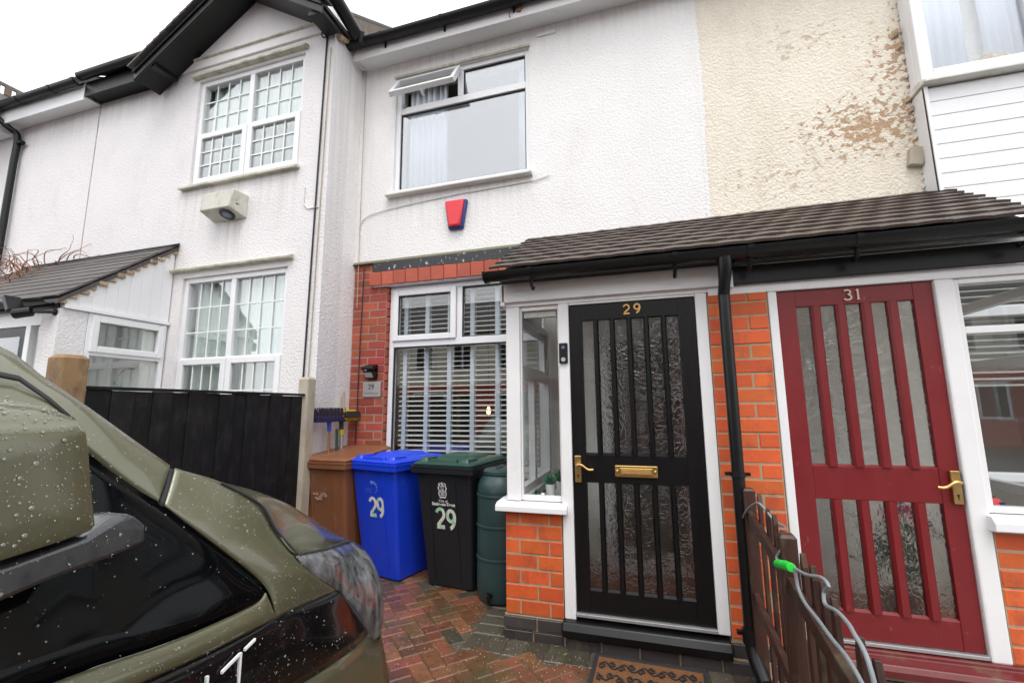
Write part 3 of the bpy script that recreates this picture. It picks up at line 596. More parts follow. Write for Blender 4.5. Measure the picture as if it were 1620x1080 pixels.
# grid-barred windows
BARX = {}
def barmesh(l, vert):
    k = (round(l, 3), vert)
    if k not in BARX:
        b = MB(); (b.box(-.008, .008, -.004, .004, -l/2, l/2) if vert else b.box(-l/2, l/2, -.0037, .0037, -.008, .008)); BARX[k] = b.mesh('glazing_bar', 'bar')
    return BARX[k]
def lit(parent, x0, x1, z0, z1, y, nx, nz, m='glass27', rows=None):
    pane('pane', x0, x1, z0, z1, y, m, parent)
    for i in range(1, nx): inst('glazing_bar', barmesh(z1-z0, True), (x0+(x1-x0)*i/nx, y-.006, (z0+z1)/2), parent)
    for j in range(1, nz): inst('glazing_bar', barmesh(x1-x0, False), ((x0+x1)/2, y-.006, z0+(z1-z0)*j/nz), parent)
def barred(parent, x0, x1, z0, z1, xm, zt, nzt, nzb, y):
    f = MB(); f.ring(x0, x1, z0, z1, .06, y, y+.08); f.box(xm-.035, xm+.035, y+.002, y+.078, z0+.06, z1-.06)
    f.box(x0+.06, xm-.035, y+.004, y+.076, zt-.03, zt+.03); f.box(xm+.035, x1-.06, y+.004, y+.076, zt-.03, zt+.03)
    W_ = f.build('window', 'upvc', parent, bevel=.006)
    lit(W_, x0+.06, xm-.035, zt+.03, z1-.06, y+.04, 4, nzt); lit(W_, xm+.035, x1-.06, zt+.03, z1-.06, y+.04, 4, nzt)
    for a, b_ in ((x0+.035, xm-.006), (xm+.006, x1-.035)):
        s = MB(); s.ring(a, b_, z0+.03, zt+.015, .07, y-.018, y+.03); s.build('sash', 'upvc', W_, bevel=.008)
        lit(W_, a+.07, b_-.07, z0+.10, zt-.055, y+.012, 4, nzb)
    return W_
UW27 = barred(H27, -5.16, -3.555, 4.13, 5.53, -4.35, 4.80, 3, 3, Y27+.03)
LW27 = barred(H27, -5.10, -3.60, 1.0, 2.99, -4.37, 2.03, 3, 3, Y27+.03)
for (x0, x1, z, m) in ((-5.24, -3.52, 5.555, 'drip'), (-5.26, -3.53, 3.055, 'drip')):
    b = MB(); b.ex([(Y27+.02, z), (Y27-.06, z+.01), (Y27-.065, z+.03), (Y27-.03, z+.05), (Y27+.02, z+.06)], x0, x1); b.build('drip_mould', m, H27)
b = MB(); b.ex([(Y27+.03, 4.10), (Y27-.06, 4.09), (Y27-.06, 4.115), (Y27+.03, 4.135)], -5.27, -3.53); b.build('sill', 'drip', H27)
rm = MB(); 
for (z0, z1) in ((3.6, 5.75), (.3, 3.2)):
    x0, x1, y0, y1 = -6.6, -3.3, Y27+.31, 2.5
    rm._add([(x0, y0, z0), (x1, y0, z0), (x1, y0, z1), (x0, y0, z1), (x0, y1, z0), (x1, y1, z0), (x1, y1, z1), (x0, y1, z1)], [(4, 5, 6, 7), (0, 3, 7, 4), (1, 5, 6, 2), (0, 4, 5, 1), (3, 2, 6, 7)])
rm.build('room_lining', 'room', H27)
curtain(-5.08, -3.62, Y27+.14, 4.15, 5.50, 'net', 'pale net curtain across the upper barred window', .012, 120, .08, seed=3)
curtain(-5.04, -3.66, Y27+.14, 1.05, 2.95, 'net', 'pale green curtain across the lower barred window', .014, 120, .10, seed=4)
# security light box under the upper window
FL = thing('security_light', 'grimy cream box light with slots and round lens below the upper barred window', 'wall light', (-4.47, Y27, 3.6))
b = MB(); b.loft([[(-4.70, Y27, 3.61), (-4.22, Y27, 3.61), (-4.22, Y27, 3.88), (-4.70, Y27, 3.88)], [(-4.70, Y27-.19, 3.68), (-4.28, Y27-.19, 3.68), (-4.24, Y27-.17, 3.885), (-4.70, Y27-.17, 3.885)]]); b.build('housing', 'lamp_dirty', FL, bevel=.008)
b = MB(); b.lathe([(.001, 0), (.045, .0), (.06, .012), (.065, .03)], (0, 0, 0), 18); b.xf(Matrix.Translation((-4.40, Y27-.10, 3.625)) @ Matrix.Rotation(R(-20), 4, 'X')); b.build('lens', 'lens', FL, smooth=True)
b = MB(); b.lathe([(.072, 0), (.08, .0), (.08, .02), (.072, .02)], (0, 0, 0), 18); b.xf(Matrix.Translation((-4.40, Y27-.10, 3.628)) @ Matrix.Rotation(R(-20), 4, 'X')); b.build('lens_ring', 'black', FL)
for k in range(4):
    b = MB(); z = 3.73+k*.035; b._add([(-4.2425, Y27-.13, z), (-4.2325, Y27-.06, z), (-4.2325, Y27-.06, z+.008), (-4.2425, Y27-.13, z+.008), (-4.26, Y27-.13, z), (-4.25, Y27-.06, z), (-4.25, Y27-.06, z+.008), (-4.26, Y27-.13, z+.008)], [(0, 1, 2, 3), (4, 7, 6, 5), (0, 4, 5, 1), (3, 2, 6, 7), (0, 3, 7, 4), (1, 5, 6, 2)]); b.build('slot', 'dark', FL)
for k, (x, r, m) in enumerate(((-3.26, .009, 'rubber'), (-3.20, .006, 'concrete'))):
    b = MB(); b.tube([(x, Y27-.01, 5.68-.2*k), (x-.01, Y27-.012, 4.6), (x-.03, Y27-.01, 3.2), (x-.045, Y27-.012, 1.7)], r, 6)
    tag(b.build('wall_cable', m), ['black cable clipped down the corner of the white gabled house', 'thin grey wire beside the black cable on the gabled house'][k], 'cable')
b = MB(); b.tube([(-3.27+.05*math.cos(t*.5), Y27-.03, 5.66+.05*math.sin(t*.5)) for t in range(14)], .008, 6); tag(b.build('cable_coil', 'rubber'), 'small black coil of cable under the gable corner', 'cable')
b = MB(); b.tube([(-3.44, Y27-.008, 3.86), (-3.44, Y27-.008, 3.66), (-3.38, Y27-.008, 3.60), (-3.25, Y27-.008, 3.60)], .006, 6); tag(b.build('wall_cable', 'sillw'), 'short painted hooked wire on the gabled house wall', 'cable')

H25 = thing('terraced_house', 'white house at the left edge with dark green downpipe', 'house', (-8.4, Y27, 0))
w = MB(); w.box(-12, -6.985, Y27+.004, Y27+.30, 0, 5.9); w.build('wall', 'render27', H25)
w = MB(); w.box(-6.984, -6.956, Y27+.012, Y27+.2, 0, 5.9); w.build('party_crack', 'verge', H25)
b = MB(); b.box(-8.75, -6.96, -.70, Y27, 5.60, 5.615); b.box(-8.75, -6.96, -.72, -.701, 5.56, 5.76); b.build('fascia', 'upvc', H25)
b = MB(); half_gutter(b, -8.80, -6.97, -.785, 5.80, .062); b.build('gutter', 'black', H25, smooth=True)
for x in (-8.2, -7.5, -7.02):
    b = MB(); half_gutter(b, x-.025, x+.025, -.785, 5.80, .069, .012); b.build('bracket', 'black', H25)
b = MB(); b.tube(smooth_curve([(-8.72, -.785, 5.76), (-8.72, -.785, 5.66), (-8.62, -.66, 5.52), (-8.58, -.58, 5.42), (-8.58, -.58, 5.0), (-8.58, -.58, 3.0), (-8.58, -.58, .2)], 4), .042, 10); b.box(-8.55, -8.45, -.60, -.545, 5.30, 5.34); b.build('downpipe', 'black', H25, smooth=True)
b = MB(); b.ex([(-.80, 5.83), (-.80, 5.85), (3.2, 8.6), (3.2, 8.57)], -12, -6.96); b.build('roof', 'slate', H25)
b = MB(); b.ex([(-9.25, 6.30), (-8.72, 5.82), (-8.72, 5.79), (-9.25, 6.26), (-10.1, 5.6), (-10.1, 5.64)], -1.3, 1.5, 'y'); b.build('bay_roof', 'slate', H25)
for k in range(14):
    b = MB(); b.box(-9.27, -9.235, -1.3+k*.13, -1.3+k*.13+.075, 6.30, 6.43); b.build('crest_tile', 'flank', H25)
b = MB(); b.box(-9.27, -9.235, -1.3, .6, 6.431, 6.48); b.build('crest_cap', 'flank', H25)
b = MB(); b.box(-9.9, -8.80, -1.2, -.53, 5.50, 5.66); b.build('bay_fascia', 'upvc', H25)

# porch of 27
P27 = thing('side_porch', 'white panelled lean-to porch with tiled roof on the gabled house', 'porch', (-6.2, -1.0, 0))
XS = -5.25
w = MB(); w.ex([(-.53, 3.33), (-.53, 2.475), (-1.49, 2.475), (-1.49, 2.53)], XS-.04, XS-.012); w.build('gable_backing', 'upvc', P27)
for k in range(9):
    y0 = -1.49+k*.1067; y1 = y0+.1055; zt0 = 2.53+(y0+1.49)*.833; zt1 = 2.53+(y1+1.49)*.833
    b = MB(); b.ex([(y0, 2.48), (y1, 2.48), (y1, zt1), (y0, zt0)], XS-.011, XS, 'x'); b.build('panel_board', 'upvc', P27, bevel=.002)
b = MB(); b.box(XS-.02, XS+.03, -1.50, -.53, 2.445, 2.478); b.build('trim', 'upvc', P27)
f = MB(); ys0, ys1 = -1.29, -.535
def sring(mb, y0, y1, z0, z1, w, x0, x1):
    mb.box(x0, x1, y0, y0+w, z0, z1); mb.box(x0, x1, y1-w, y1, z0, z1); mb.box(x0, x1, y0+w, y1-w, z0, z0+w); mb.box(x0, x1, y0+w, y1-w, z1-w, z1)
sring(f, ys0, ys1, .95, 2.443, .05, XS-.07, XS); f.box(XS-.068, XS-.002, ys0+.05, ys1-.05, 2.02, 2.07); sw = f.build('window', 'upvc', P27, bevel=.006)
f = MB(); sring(f, ys0+.03, ys1-.03, 2.055, 2.425, .065, XS-.03, XS+.02); f.build('sash', 'upvc', sw, bevel=.008)
b = MB(); b.box(XS-.04, XS-.034, ys0+.09, ys1-.09, 2.115, 2.365); b.build('pane', 'glass', sw)
b = MB(); b.box(XS-.04, XS-.034, ys0+.05, ys1-.05, 1.0, 2.02); b.build('pane', 'glass', sw)
b = MB(); b.box(XS-.25, XS-.003, -1.52, -1.295, 0, 2.44); b.build('pier', 'render27', P27)
b = MB(); b.box(XS-.07, XS, -1.294, -.53, 0, .948); b.build('dwarf_wall', 'render27', P27)
b = MB(); b.box(-7.9, XS-.26, -1.50, -1.44, 2.30, 2.44); b.box(-5.75, -5.68, -1.50, -1.44, 0, 2.30); b.box(-7.9, -7.8, -1.5, -1.44, 0, 2.3); b.build('front_frame', 'upvc', P27)
b = MB(); b.box(-6.7, -5.76, -1.49, -1.45, 0, 2.29); b.build('front_door', 'bin_g', P27)
for (a, c) in ((-6.62, -6.2), (-6.15, -5.83)): pane('pane', a, c, 1.4, 2.2, -1.50, 'glass', P27)
pane('side_pane', -5.67, -5.52, .9, 2.29, -1.47, 'glass', P27)
b = MB(); b.box(-7.9, -5.3, -.75, -.535, 0, 2.4); b.build('inner_wall', 'roomw', P27)
# courses of tiles
sl27 = math.hypot(.98, .86); ang = math.atan2(.86, .98)
for k in range(10):
    t0 = k/10; y = -1.56+t0*1.03; z = 2.545+t0*.86; x = -8.0
    b = MB(); b.box(-1.35, 1.38+random.uniform(-.012, .012), -.01, .19, 0, .016); me_ = b.mesh('tile_course', 'slate')
    inst('tile_course', me_, (-6.6, y, z), P27, (ang-R(4), 0, 0))
b = MB(); b.ex([(-1.56, 2.52), (-.525, 3.385), (-.525, 3.34), (-1.56, 2.475)], -7.95, XS+.03); b.build('roof_deck', 'slate', P27)
b = MB()
for k in range(14):
    t0 = k/14; y = -1.55+t0*1.03; z = 2.485+t0*.865; b.box(XS+.0, XS+random.uniform(.022, .034), y, y+random.uniform(.066, .09), z, z+random.uniform(.03, .05))
b.build('verge_mortar', 'verge', P27, bevel=.01)['kind'] = 'stuff'
b = MB(); b.ex([(-.53, 3.40), (-.60, 3.375), (-.60, 3.39), (-.53, 3.43)], -7.95, XS+.05); b.build('flashing', 'black', P27)
b = MB(); half_gutter(b, -7.95, XS-.02, -1.60, 2.52, .055); b.build('gutter', 'black', P27, smooth=True)
b = MB(); b.box(-7.95, XS-.03, -1.545, -1.505, 2.44, 2.56); b.build('fascia', 'black', P27)
# wreath hanging inside the porch window
WR = thing('wreath', 'hoop wreath with pale green leaves inside the neighbour porch window', 'wreath', (-5.36, -.78, 1.65))
b = MB(); b.tube([(-5.36, -.78+.13*math.cos(t*math.pi/12), 1.80+.13*math.sin(t*math.pi/12)) for t in range(25)], .006, 6); b.build('hoop', 'twig', WR)
lf = MB(); lf._add([(0, -.03, 0), (0, 0, .014), (0, .03, 0), (0, 0, -.014), (.008, 0, 0)], [(0, 1, 4), (1, 2, 4), (2, 3, 4), (3, 0, 4)]); lf = lf.mesh('leaf', pm('sage_leaf', (.20, .34, .28), .7))
for k in range(34):
    a = R(random.uniform(185, 365)); inst('leaf', lf, (-5.352+random.uniform(-.01, .015), -.78+(.13+random.uniform(-.025, .03))*math.cos(a), 1.80+(.13+random.uniform(-.025, .03))*math.sin(a)), WR, (random.uniform(0, 6.3), random.uniform(-.5, .5), random.uniform(-.5, .5)))
# camera-like solar lamp on an arm
SC = thing('solar_lamp', 'black solar lamp with tilted panel on an arm at the porch corner', 'lamp', (-5.33, -1.55, 2.3))
b = MB(); b.lathe([(.03, 0), (.03, .012), (.012, .02)], (0, 0, 0), 12); b.xf(Matrix.Translation((-5.30, -1.522, 2.40)) @ Matrix.Rotation(R(90), 4, 'X')); b.build('wall_mount', 'black', SC)
b = MB(); b.tube([(-5.30, -1.53, 2.40), (-5.36, -1.62, 2.39), (-5.40, -1.68, 2.38)], .014, 8); b.build('arm', 'black', SC)
b = MB(); b.tube([(-5.36, -1.66, 2.385), (-5.46, -1.74, 2.35)], .045, 12); b.build('lamp_head', 'black', SC, bevel=.01)
b = MB(); b.box(-.02, .02, -.06, .06, 0, .17); b.xf(Matrix.Translation((-5.47, -1.72, 2.38)) @ Matrix.Rotation(R(-35), 4, 'Y')); b.build('panel', 'black', SC, bevel=.004)
# dried vine on the porch roof
VN = thing('dried_vine', 'tangle of dry brown vine on the neighbour porch roof', 'vine', (-7.4, -.8, 3.0))
for k in range(46):
    x = random.uniform(-8.3, -6.9); y = random.uniform(-1.2, -.6); z = 2.65+(y+1.5)*.84; pts = []
    d = Vector((random.uniform(-1, 1), random.uniform(-.6, .3), random.uniform(.1, 1.0))).normalized()
    p = Vector((x, y, z))
    for j in range(7):
        pts.append(p.copy()); p = p+d*random.uniform(.06, .12); d = (d+Vector((random.uniform(-.6, .6), random.uniform(-.6, .6), random.uniform(-.75, .25)))).normalized(); p.z = max(p.z, 2.62+(p.y+1.5)*.84)
    if k < 40 or True:
        b = MB(); b.tube(smooth_curve(pts, 3), [max(.0025, .007*(1-i/19)) for i in range(19)], 5); b.build('twig', 'twig', VN)

# ================================================================== HOUSE 31 (cream, peeling, white bay)
H31 = thing('terraced_house', 'cream peeling roughcast house with white boarded bay on the right', 'house', (2.4, 0, 0))
w = MB(); wall_grid(w, [.6355, 6.0], [3.0, 6.0], [], .006, .28); w.build('wall', 'cream', H31)
w = MB(); w.box(.636, 6, .03, .28, 0, .9); w.box(.636, 2.27, .03, .28, .9, 2.999); w.build('lower_wall', 'roomw', H31)
e = MB(); e.box(.71, 5, -.20, -.001, 5.575, 5.590); e.build('soffit', 'upvc', H31)
e = MB(); e.box(.71, 5, -.225, -.201, 5.535, 5.70); e.build('fascia', 'paintw', H31)
e = MB(); half_gutter(e, .76, 5, -.292, 5.70, .064); e.build('gutter', 'black', H31, smooth=True)
e = MB(); e.ex([(-.30, 5.73), (-.30, 5.75), (4.2, 8.75), (4.2, 8.7)], .64, 6); e.build('roof', 'slate', H31)
# the first-floor bay
BX, BY = 2.23, -.16
e = MB(); e.box(BX+.02, 4.6, BY+.02, .005, 3.0, 3.98); e.box(BX+.02, 4.6, BY+.02, .005, 5.25, 5.57); e.build('bay_core', 'upvc', H31)
e = MB(); e.box(BX, BX+.0195, BY-.004, .005, 2.9, 3.985); e.box(BX, BX+.025, BY-.012, BY+.0195, 2.9, 3.985); e.build('corner_trim', 'upvc', H31, bevel=.003)
bd = MB(); bd.ex([(0, 0), (-.012, .004), (-.012, .110), (-.004, .122), (0, .122)], 0, 2.32); bd = bd.mesh('board', 'upvc')
for k in range(9): inst('board', bd, (BX+.027, BY+.019, 2.88+k*.1215), H31)
e = MB(); e.ex([(BY-.07, 3.99), (BY-.07, 4.01), (BY+.02, 4.045), (.0, 4.045), (.0, 3.99)], BX-.02, 4.62); e.build('sill', 'sillw', H31, bevel=.003)
f = MB(); f.ring(BX, 3.02, 4.046, 5.25, .085, BY, BY+.07); f.ring(3.021, 4.6, 4.046, 5.25, .085, BY, BY+.07); f.box(BX, BX+.05, BY+.071, .005, 4.046, 5.25); bw = f.build('window', 'upvc', H31, bevel=.008)
pane('pane', BX+.085, 2.935, 4.131, 5.165, BY+.035, 'glass_bay', bw); pane('pane', 3.106, 4.515, 4.131, 5.165, BY+.035, 'glass_bay', bw)
curtain(2.30, 2.62, BY+.11, 4.06, 5.24, 'curtain', 'white voile at the left of the bay window', .008, 40, .07, seed=6)
curtain(2.72, 3.02, BY+.11, 4.06, 5.24, 'curtain', 'white voile on the right of the bay window pane', .008, 40, .07, seed=7)
FLW = thing('potted_flowers', 'yellow flowers on the sill inside the bay window', 'flowers', (2.72, BY+.09, 4.05))
b = MB(); b.lathe([(.03, 0), (.045, .08), (.04, .08), (.03, .07)], (2.72, BY+.085, 4.05), 12); b.build('pot', 'pot', FLW, smooth=True)
pt = MB(); pt._add([(-.02, 0, 0), (0, -.008, .03), (.02, 0, 0), (0, .01, .005)], [(0, 1, 3), (1, 2, 3), (0, 2, 1), (0, 3, 2)]); pt = pt.mesh('petal', pm('yellow_petal', (.75, .48, .02), .6))
for k in range(40): inst('petal', pt, (2.72+random.gauss(0, .05), BY+.085+random.uniform(-.02, .02), 4.15+abs(random.gauss(0, .04))), FLW, (random.uniform(-1, 1), random.uniform(-1, 1), random.uniform(0, 6)))
b = MB(); b.box(2.14, 2.235, -.05, .004, 3.395, 3.55); b.xf(Matrix.Translation((2.19, 0, 3.47)) @ Matrix.Rotation(R(10), 4, 'Y') @ Matrix.Translation((-2.19, 0, -3.47)))
tag(b.build('junction_box', 'concrete', bevel=.008), 'small pale stone-coloured box at the edge of the cream wall', 'box')
# flaking render edge by the bay
b = MB()
for k in range(26):
    z = 3.2+k*.085+random.uniform(-.03, .03); s = random.uniform(.006, .02)
    b.loft([[(2.225-s, .003, z-s*1.4), (2.228, .003, z-s), (2.228, .003, z+s*1.3), (2.225-s*.8, .003, z+s)], [(2.225-s*.5, -.012, z-s*.6), (2.227, -.014, z-s*.5), (2.227, -.012, z+s*.5), (2.225-s*.4, -.012, z+s*.5)]])
b.build('flaking_edge', 'cream', H31)['kind'] = 'stuff'
for (x, z, s) in ((2.185, 4.62, .035), (2.20, 4.50, .03), (2.21, 4.0, .025), (2.212, 3.9, .02)):
    b = MB(); b.loft([[(x-s, .004, z-s*1.4), (x+s*.6, .004, z-s), (x+s*.7, .004, z+s*1.6), (x-s*.6, .004, z+s)], [(x-s*.5, -.02, z-s), (x+s*.4, -.026, z-s*.6), (x+s*.4, -.022, z+s), (x-s*.2, -.02, z+s*.5)]]); b.build('render_flake', 'verge', H31)
# ground-floor window behind the porch of 31
f = MB(); f.ring(2.28, 4.3, .92, 2.9, .06, .04, .12); f.box(2.34, 4.24, .042, .118, 2.14, 2.22); f.box(3.28, 3.34, .044, .116, .98, 2.84); w31 = f.build('window', 'upvc', H31, bevel=.006)
[pane('pane', a_x, c_x, a_z, c_z, .08, 'glass', w31) for (a_x, c_x) in ((2.34, 3.28), (3.34, 4.24)) for (a_z, c_z) in ((.98, 2.14), (2.22, 2.84))]
rm = MB(); x0, x1, y0, y1, z0, z1 = 2.26, 4.4, .29, 3, .1, 2.95
rm._add([(x0, y0, z0), (x1, y0, z0), (x1, y0, z1), (x0, y0, z1), (x0, y1, z0), (x1, y1, z0), (x1, y1, z1), (x0, y1, z1)], [(4, 5, 6, 7), (0, 3, 7, 4), (1, 5, 6, 2), (0, 4, 5, 1), (3, 2, 6, 7)]); rm.build('room_lining', 'room', H31)
VB2 = thing('venetian_blind', 'cream slatted blind in the window seen through the right-hand porch', 'blind', (2.93, .17, 1.6))
s_ = MB(); s_.box(-.6, .6, -.02, .02, -.0015, .0015); s_ = s_.mesh('slat', 'slat')
for k in range(24): inst('slat', s_, (2.93, .17, 1.62+k*.05), VB2, (R(25), 0, 0))

# ================================================================== THE PORCHES
PY = -1.19
PR9 = thing('entrance_porch', 'white framed porch with black slatted door numbered 29 and orange brick base', 'porch', (-.2, PY, 0))
# dwarf wall with orange bricks
b = MB(); b.box(-.962, -.578, PY-.0005, PY+.10, .148, .80); b.box(-.9615, -.87, PY+.10, .015, .148, .80); dw = b.build('dwarf_wall', 'mortar', PR9)
rows = [[.225, .168] if r % 2 else [.105, .20, .088] for r in range(7)]
bricks(dw, rows, -.968, .146, .0935, PY-.004, 'brick_o', d=.07)
rows = [[.225]*5 if r % 2 else [.11]+[.225]*4+[.115] for r in range(7)]
bricks(dw, rows, PY+.066, .146, .0935, 0, 'brick_o', d=.05, side=-.972)
b = MB(); b.box(-.972, -.575, PY-.006, PY+.10, -.02, .143); b.box(-.972, -.87, PY+.10, .015, -.02, .143); pl_ = b.build('plinth', 'mortar', PR9)
bricks(pl_, [[.20, .20], [.225, .17]], -.978, -.018, .081, PY-.022, 'brick_d', d=.05, joint=.012)
# sill, posts, frame
b = MB(); b.ex([(PY-.065, .795), (PY-.065, .832), (PY-.02, .85), (PY+.12, .855), (PY+.12, .795)], -1.02, -.535); b.build('sill', 'paintw', PR9, bevel=.005)
b = MB(); b.box(-1.02, -.86, PY+.121, 0, .80, .852); b.build('side_sill', 'paintw', PR9, bevel=.004)
b = MB(); b.box(-.955, -.855, PY, PY+.085, .856, 2.195); b.build('corner_post', 'paintw', PR9, bevel=.006)
b = MB(); b.box(-.572, -.50, PY-.006, PY+.085, .14, 2.195); b.build('door_jamb', 'paintw', PR9, bevel=.006)
b = MB(); b.box(.32, .388, PY-.006, PY+.085, .175, 2.195); b.build('door_jamb', 'paintw', PR9, bevel=.006)
b = MB(); b.box(-.955, .40, PY-.004, PY+.085, 2.196, 2.26); b.box(-.499, .319, PY+.002, PY+.08, 2.18, 2.1955); b.build('head', 'paintw', PR9, bevel=.004)
b = MB(); b.box(-.975, .52, PY-.035, PY-.005, 2.225, 2.36); b.build('fascia', 'paintw', PR9, bevel=.004)
b = MB(); b.box(-.985, -.956, PY-.035, -.01, 2.20, 2.36); b.build('side_fascia', 'paintw', PR9, bevel=.004)
f = MB(); f.ring(-.854, -.573, .857, 2.195, .010, PY+.02, PY+.06, .035, .03); fw_ = f.build('window', 'paintw', PR9, bevel=.004)
pane('pane', -.844, -.583, .892, 2.165, PY+.04, 'glass_in', fw_)
b = MB(); b.box(-.832, -.595, PY+.05, PY+.09, 2.12, 2.165); b.build('top_bead', 'sillw', fw_)
# glazed side of the porch
f = MB(); sring(f, PY+.086, -.01, .856, 2.199, .055, -.95, -.89); f.box(-.948, -.892, PY+.14, -.065, 1.70, 1.76); f.box(-.947, -.893, -.62, -.56, .91, 1.70); sw = f.build('side_window', 'paintw', PR9, bevel=.005)
b = MB(); b.box(-.923, -.917, PY+.14, -.62, .91, 1.70); b.build('pane', 'glass_in', sw)
b = MB(); b.box(-.923, -.917, -.56, -.065, .91, 1.70); b.build('pane', 'glass_in', sw)
f = MB(); sring(f, PY+.15, -.075, 1.765, 2.14, .04, -.955, -.915); f.build('sash', 'paintw', sw, bevel=.005)
b = MB(); b.box(-.935, -.93, PY+.19, -.115, 1.805, 2.10); b.build('pane', 'glass_in', sw)
# porch inside: floor, partition, inner door, ceiling
b = MB(); b.box(-.86, .55, PY+.09, .015, .10, .16); b.build('floor', 'floor_t', PR9)
b = MB(); b.box(-.86, .55, PY+.09, .015, 2.38, 2.40); b.build('ceiling', 'roomw', PR9)
b = MB(); b.box(.545, .58, PY+.10, .015, .10, 2.40); b.build('partition', 'roomw', PR9)
b = MB(); b.box(-.86, -.50, PY+.10, PY+.14, .165, .80); b.box(.3, .54, -.12, .018, .165, 2.2); b.build('inner_lining', 'brick_r', PR9)
f = MB(); f.ring(-.42, .36, .17, 2.15, .10, -.045, .015); f.build('inner_door_frame', 'paintw', PR9)
b = MB(); b.box(-.318, .258, -.03, .01, .18, 2.04); b.build('inner_door', 'inner', PR9)

def slat_door(parent, x0, x1, z0, z1, gx0, gx1, zu0, zu1, zl0, zl1, n, mw_, m, y):
    yf = y+.012; d = MB()
    d.box(x0, gx0, yf, yf+.044, z0, z1); d.box(gx1, x1, yf, yf+.044, z0, z1)
    d.box(gx0, gx1, yf+.0015, yf+.043, zu1, z1); d.box(gx0, gx1, yf+.0015, yf+.043, zl1, zu0); d.box(gx0, gx1, yf+.0015, yf+.043, z0, zl0)
    D = d.build('door', m, parent, bevel=.003)
    pitch = (gx1-gx0+mw_)/n
    for (a, c) in ((zu0, zu1), (zl0, zl1)):
        mt = MB(); w2 = mw_/2; h = c-a
        mt.loft([[(-w2, -.004, 0), (-w2*.55, -.017, 0), (w2*.55, -.017, 0), (w2, -.004, 0), (w2, .03, 0), (-w2, .03, 0)], [(-w2, -.004, h), (-w2*.55, -.017, h), (w2*.55, -.017, h), (w2, -.004, h), (w2, .03, h), (-w2, .03, h)]]); mt = mt.mesh('glazing_slat', m)
        pn = MB(); hw = (pitch-mw_)/2-.0005; pn._add([(-hw, 0, 0), (hw, 0, 0), (hw, 0, h), (-hw, 0, h)], [(0, 1, 2, 3)]); pn = pn.mesh('pane', 'relief')
        bd_ = MB(); bd_.ex([(-.004, 0), (.012, .012), (.012, 0)], -(pitch-mw_)/2, (pitch-mw_)/2); bd_ = bd_.mesh('bead', m)
        for k in range(n):
            inst('pane', pn, (gx0+k*pitch+(pitch-mw_)/2, yf+.02, a), D); inst('bead', bd_, (gx0+k*pitch+(pitch-mw_)/2, yf+.004, a), D)
            if k < n-1: inst('glazing_slat', mt, (gx0+(k+1)*pitch-w2, yf+.008, a), D)
    return D
D29 = slat_door(PR9, -.497, .317, .20, 2.176, -.41, .216, 1.169, 2.066, .334, .992, 6, .034, 'blackwood', PY)
b = MB(); b.box(-.226, .036, PY-.004, PY+.0115, 1.036, 1.108); lb = b.build('letterbox', 'brass', D29, bevel=.005)
b = MB(); b.box(-.196, .006, PY-.010, PY-.0045, 1.05, 1.092); b.build('flap', 'brass', D29, bevel=.003)
b = MB(); b.box(-.187, -.003, PY-.012, PY-.0105, 1.058, 1.084); b.build('flap_inset', 'gold', D29, bevel=.002)
for x in (-.211, .021):
    b = MB(); b.lathe([(.001, 0), (.008, .002), (.011, .008)], (0, 0, 0), 12); b.xf(Matrix.Translation((x, PY-.014, 1.072)) @ Matrix.Rotation(R(-90), 4, 'X')); b.build('stud', 'brass', D29)
def lever(D, x, z, dirx, yb):
    b = MB(); b.box(x-.021, x+.021, yb-.008, yb+.0115, z-.085, z+.085); pl = b.build('handle_plate', 'brass', D, bevel=.004)
    b = MB(); b.tube(smooth_curve([(x, yb-.004, z+.03), (x, yb-.045, z+.03), (x+dirx*.03, yb-.055, z+.032), (x+dirx*.07, yb-.052, z+.005), (x+dirx*.105, yb-.05, z+.004)], 5), .008, 8); b.build('handle', 'brass', D, smooth=True)
    b = MB(); b.lathe([(.001, 0), (.006, .0), (.006, .002)], (0, 0, 0), 10); b.xf(Matrix.Translation((x, yb-.0105, z-.04)) @ Matrix.Rotation(R(-90), 4, 'X')); b.box(x-.002, x+.002, yb-.0105, yb-.0085, z-.06, z-.042); b.build('keyhole', 'dark', D)
lever(D29, -.462, 1.078, 1, PY)
b = MB(); digit(b, '2', -.131, 2.092, .066, .044, .011, PY+.004, PY+.0115); digit(b, '9', -.062, 2.094, .066, .044, .011, PY+.004, PY+.0115); b.build('number', 'gold', D29)
b = MB(); b.box(-.499, .319, PY-.012, PY+.08, .178, .198); b.build('threshold', 'steel', PR9, bevel=.003)
b = MB(); b.ex([(PY-.075, .075), (PY-.08, .12), (PY-.055, .158), (PY+.08, .165), (PY+.08, .075)], -.58, .385); b.build('step', 'blackwood', PR9, bevel=.008)
b = MB(); b.box(-.57, .60, PY-.03, PY+.08, -.03, .07); sb_ = b.build('step_base', 'mortar', PR9)
bricks(sb_, [[.225, .225, .225, .225, .23]], -.57, -.014, .081, PY-.045, 'brick_d', d=.05, joint=.012)
BELL = thing('video_doorbell', 'black video doorbell on the white frame beside door 29', 'doorbell', (-.54, PY, 1.77))
b = MB(); b.box(-.568, -.508, PY-.028, PY-.0065, 1.775, 1.915); b.build('body', 'black', BELL, bevel=.008)
b = MB(); b.lathe([(.001, 0), (.011, 0), (.013, .004)], (0, 0, 0), 16); b.xf(Matrix.Translation((-.538, PY-.031, 1.883)) @ Matrix.Rotation(R(-90), 4, 'X')); b.build('lens', 'lens', BELL)
b = MB(); b.lathe([(.011, 0), (.015, 0), (.015, .003), (.011, .003)], (0, 0, 0), 18); b.xf(Matrix.Translation((-.538, PY-.0305, 1.80)) @ Matrix.Rotation(R(-90), 4, 'X')); b.build('button', 'steel', BELL)
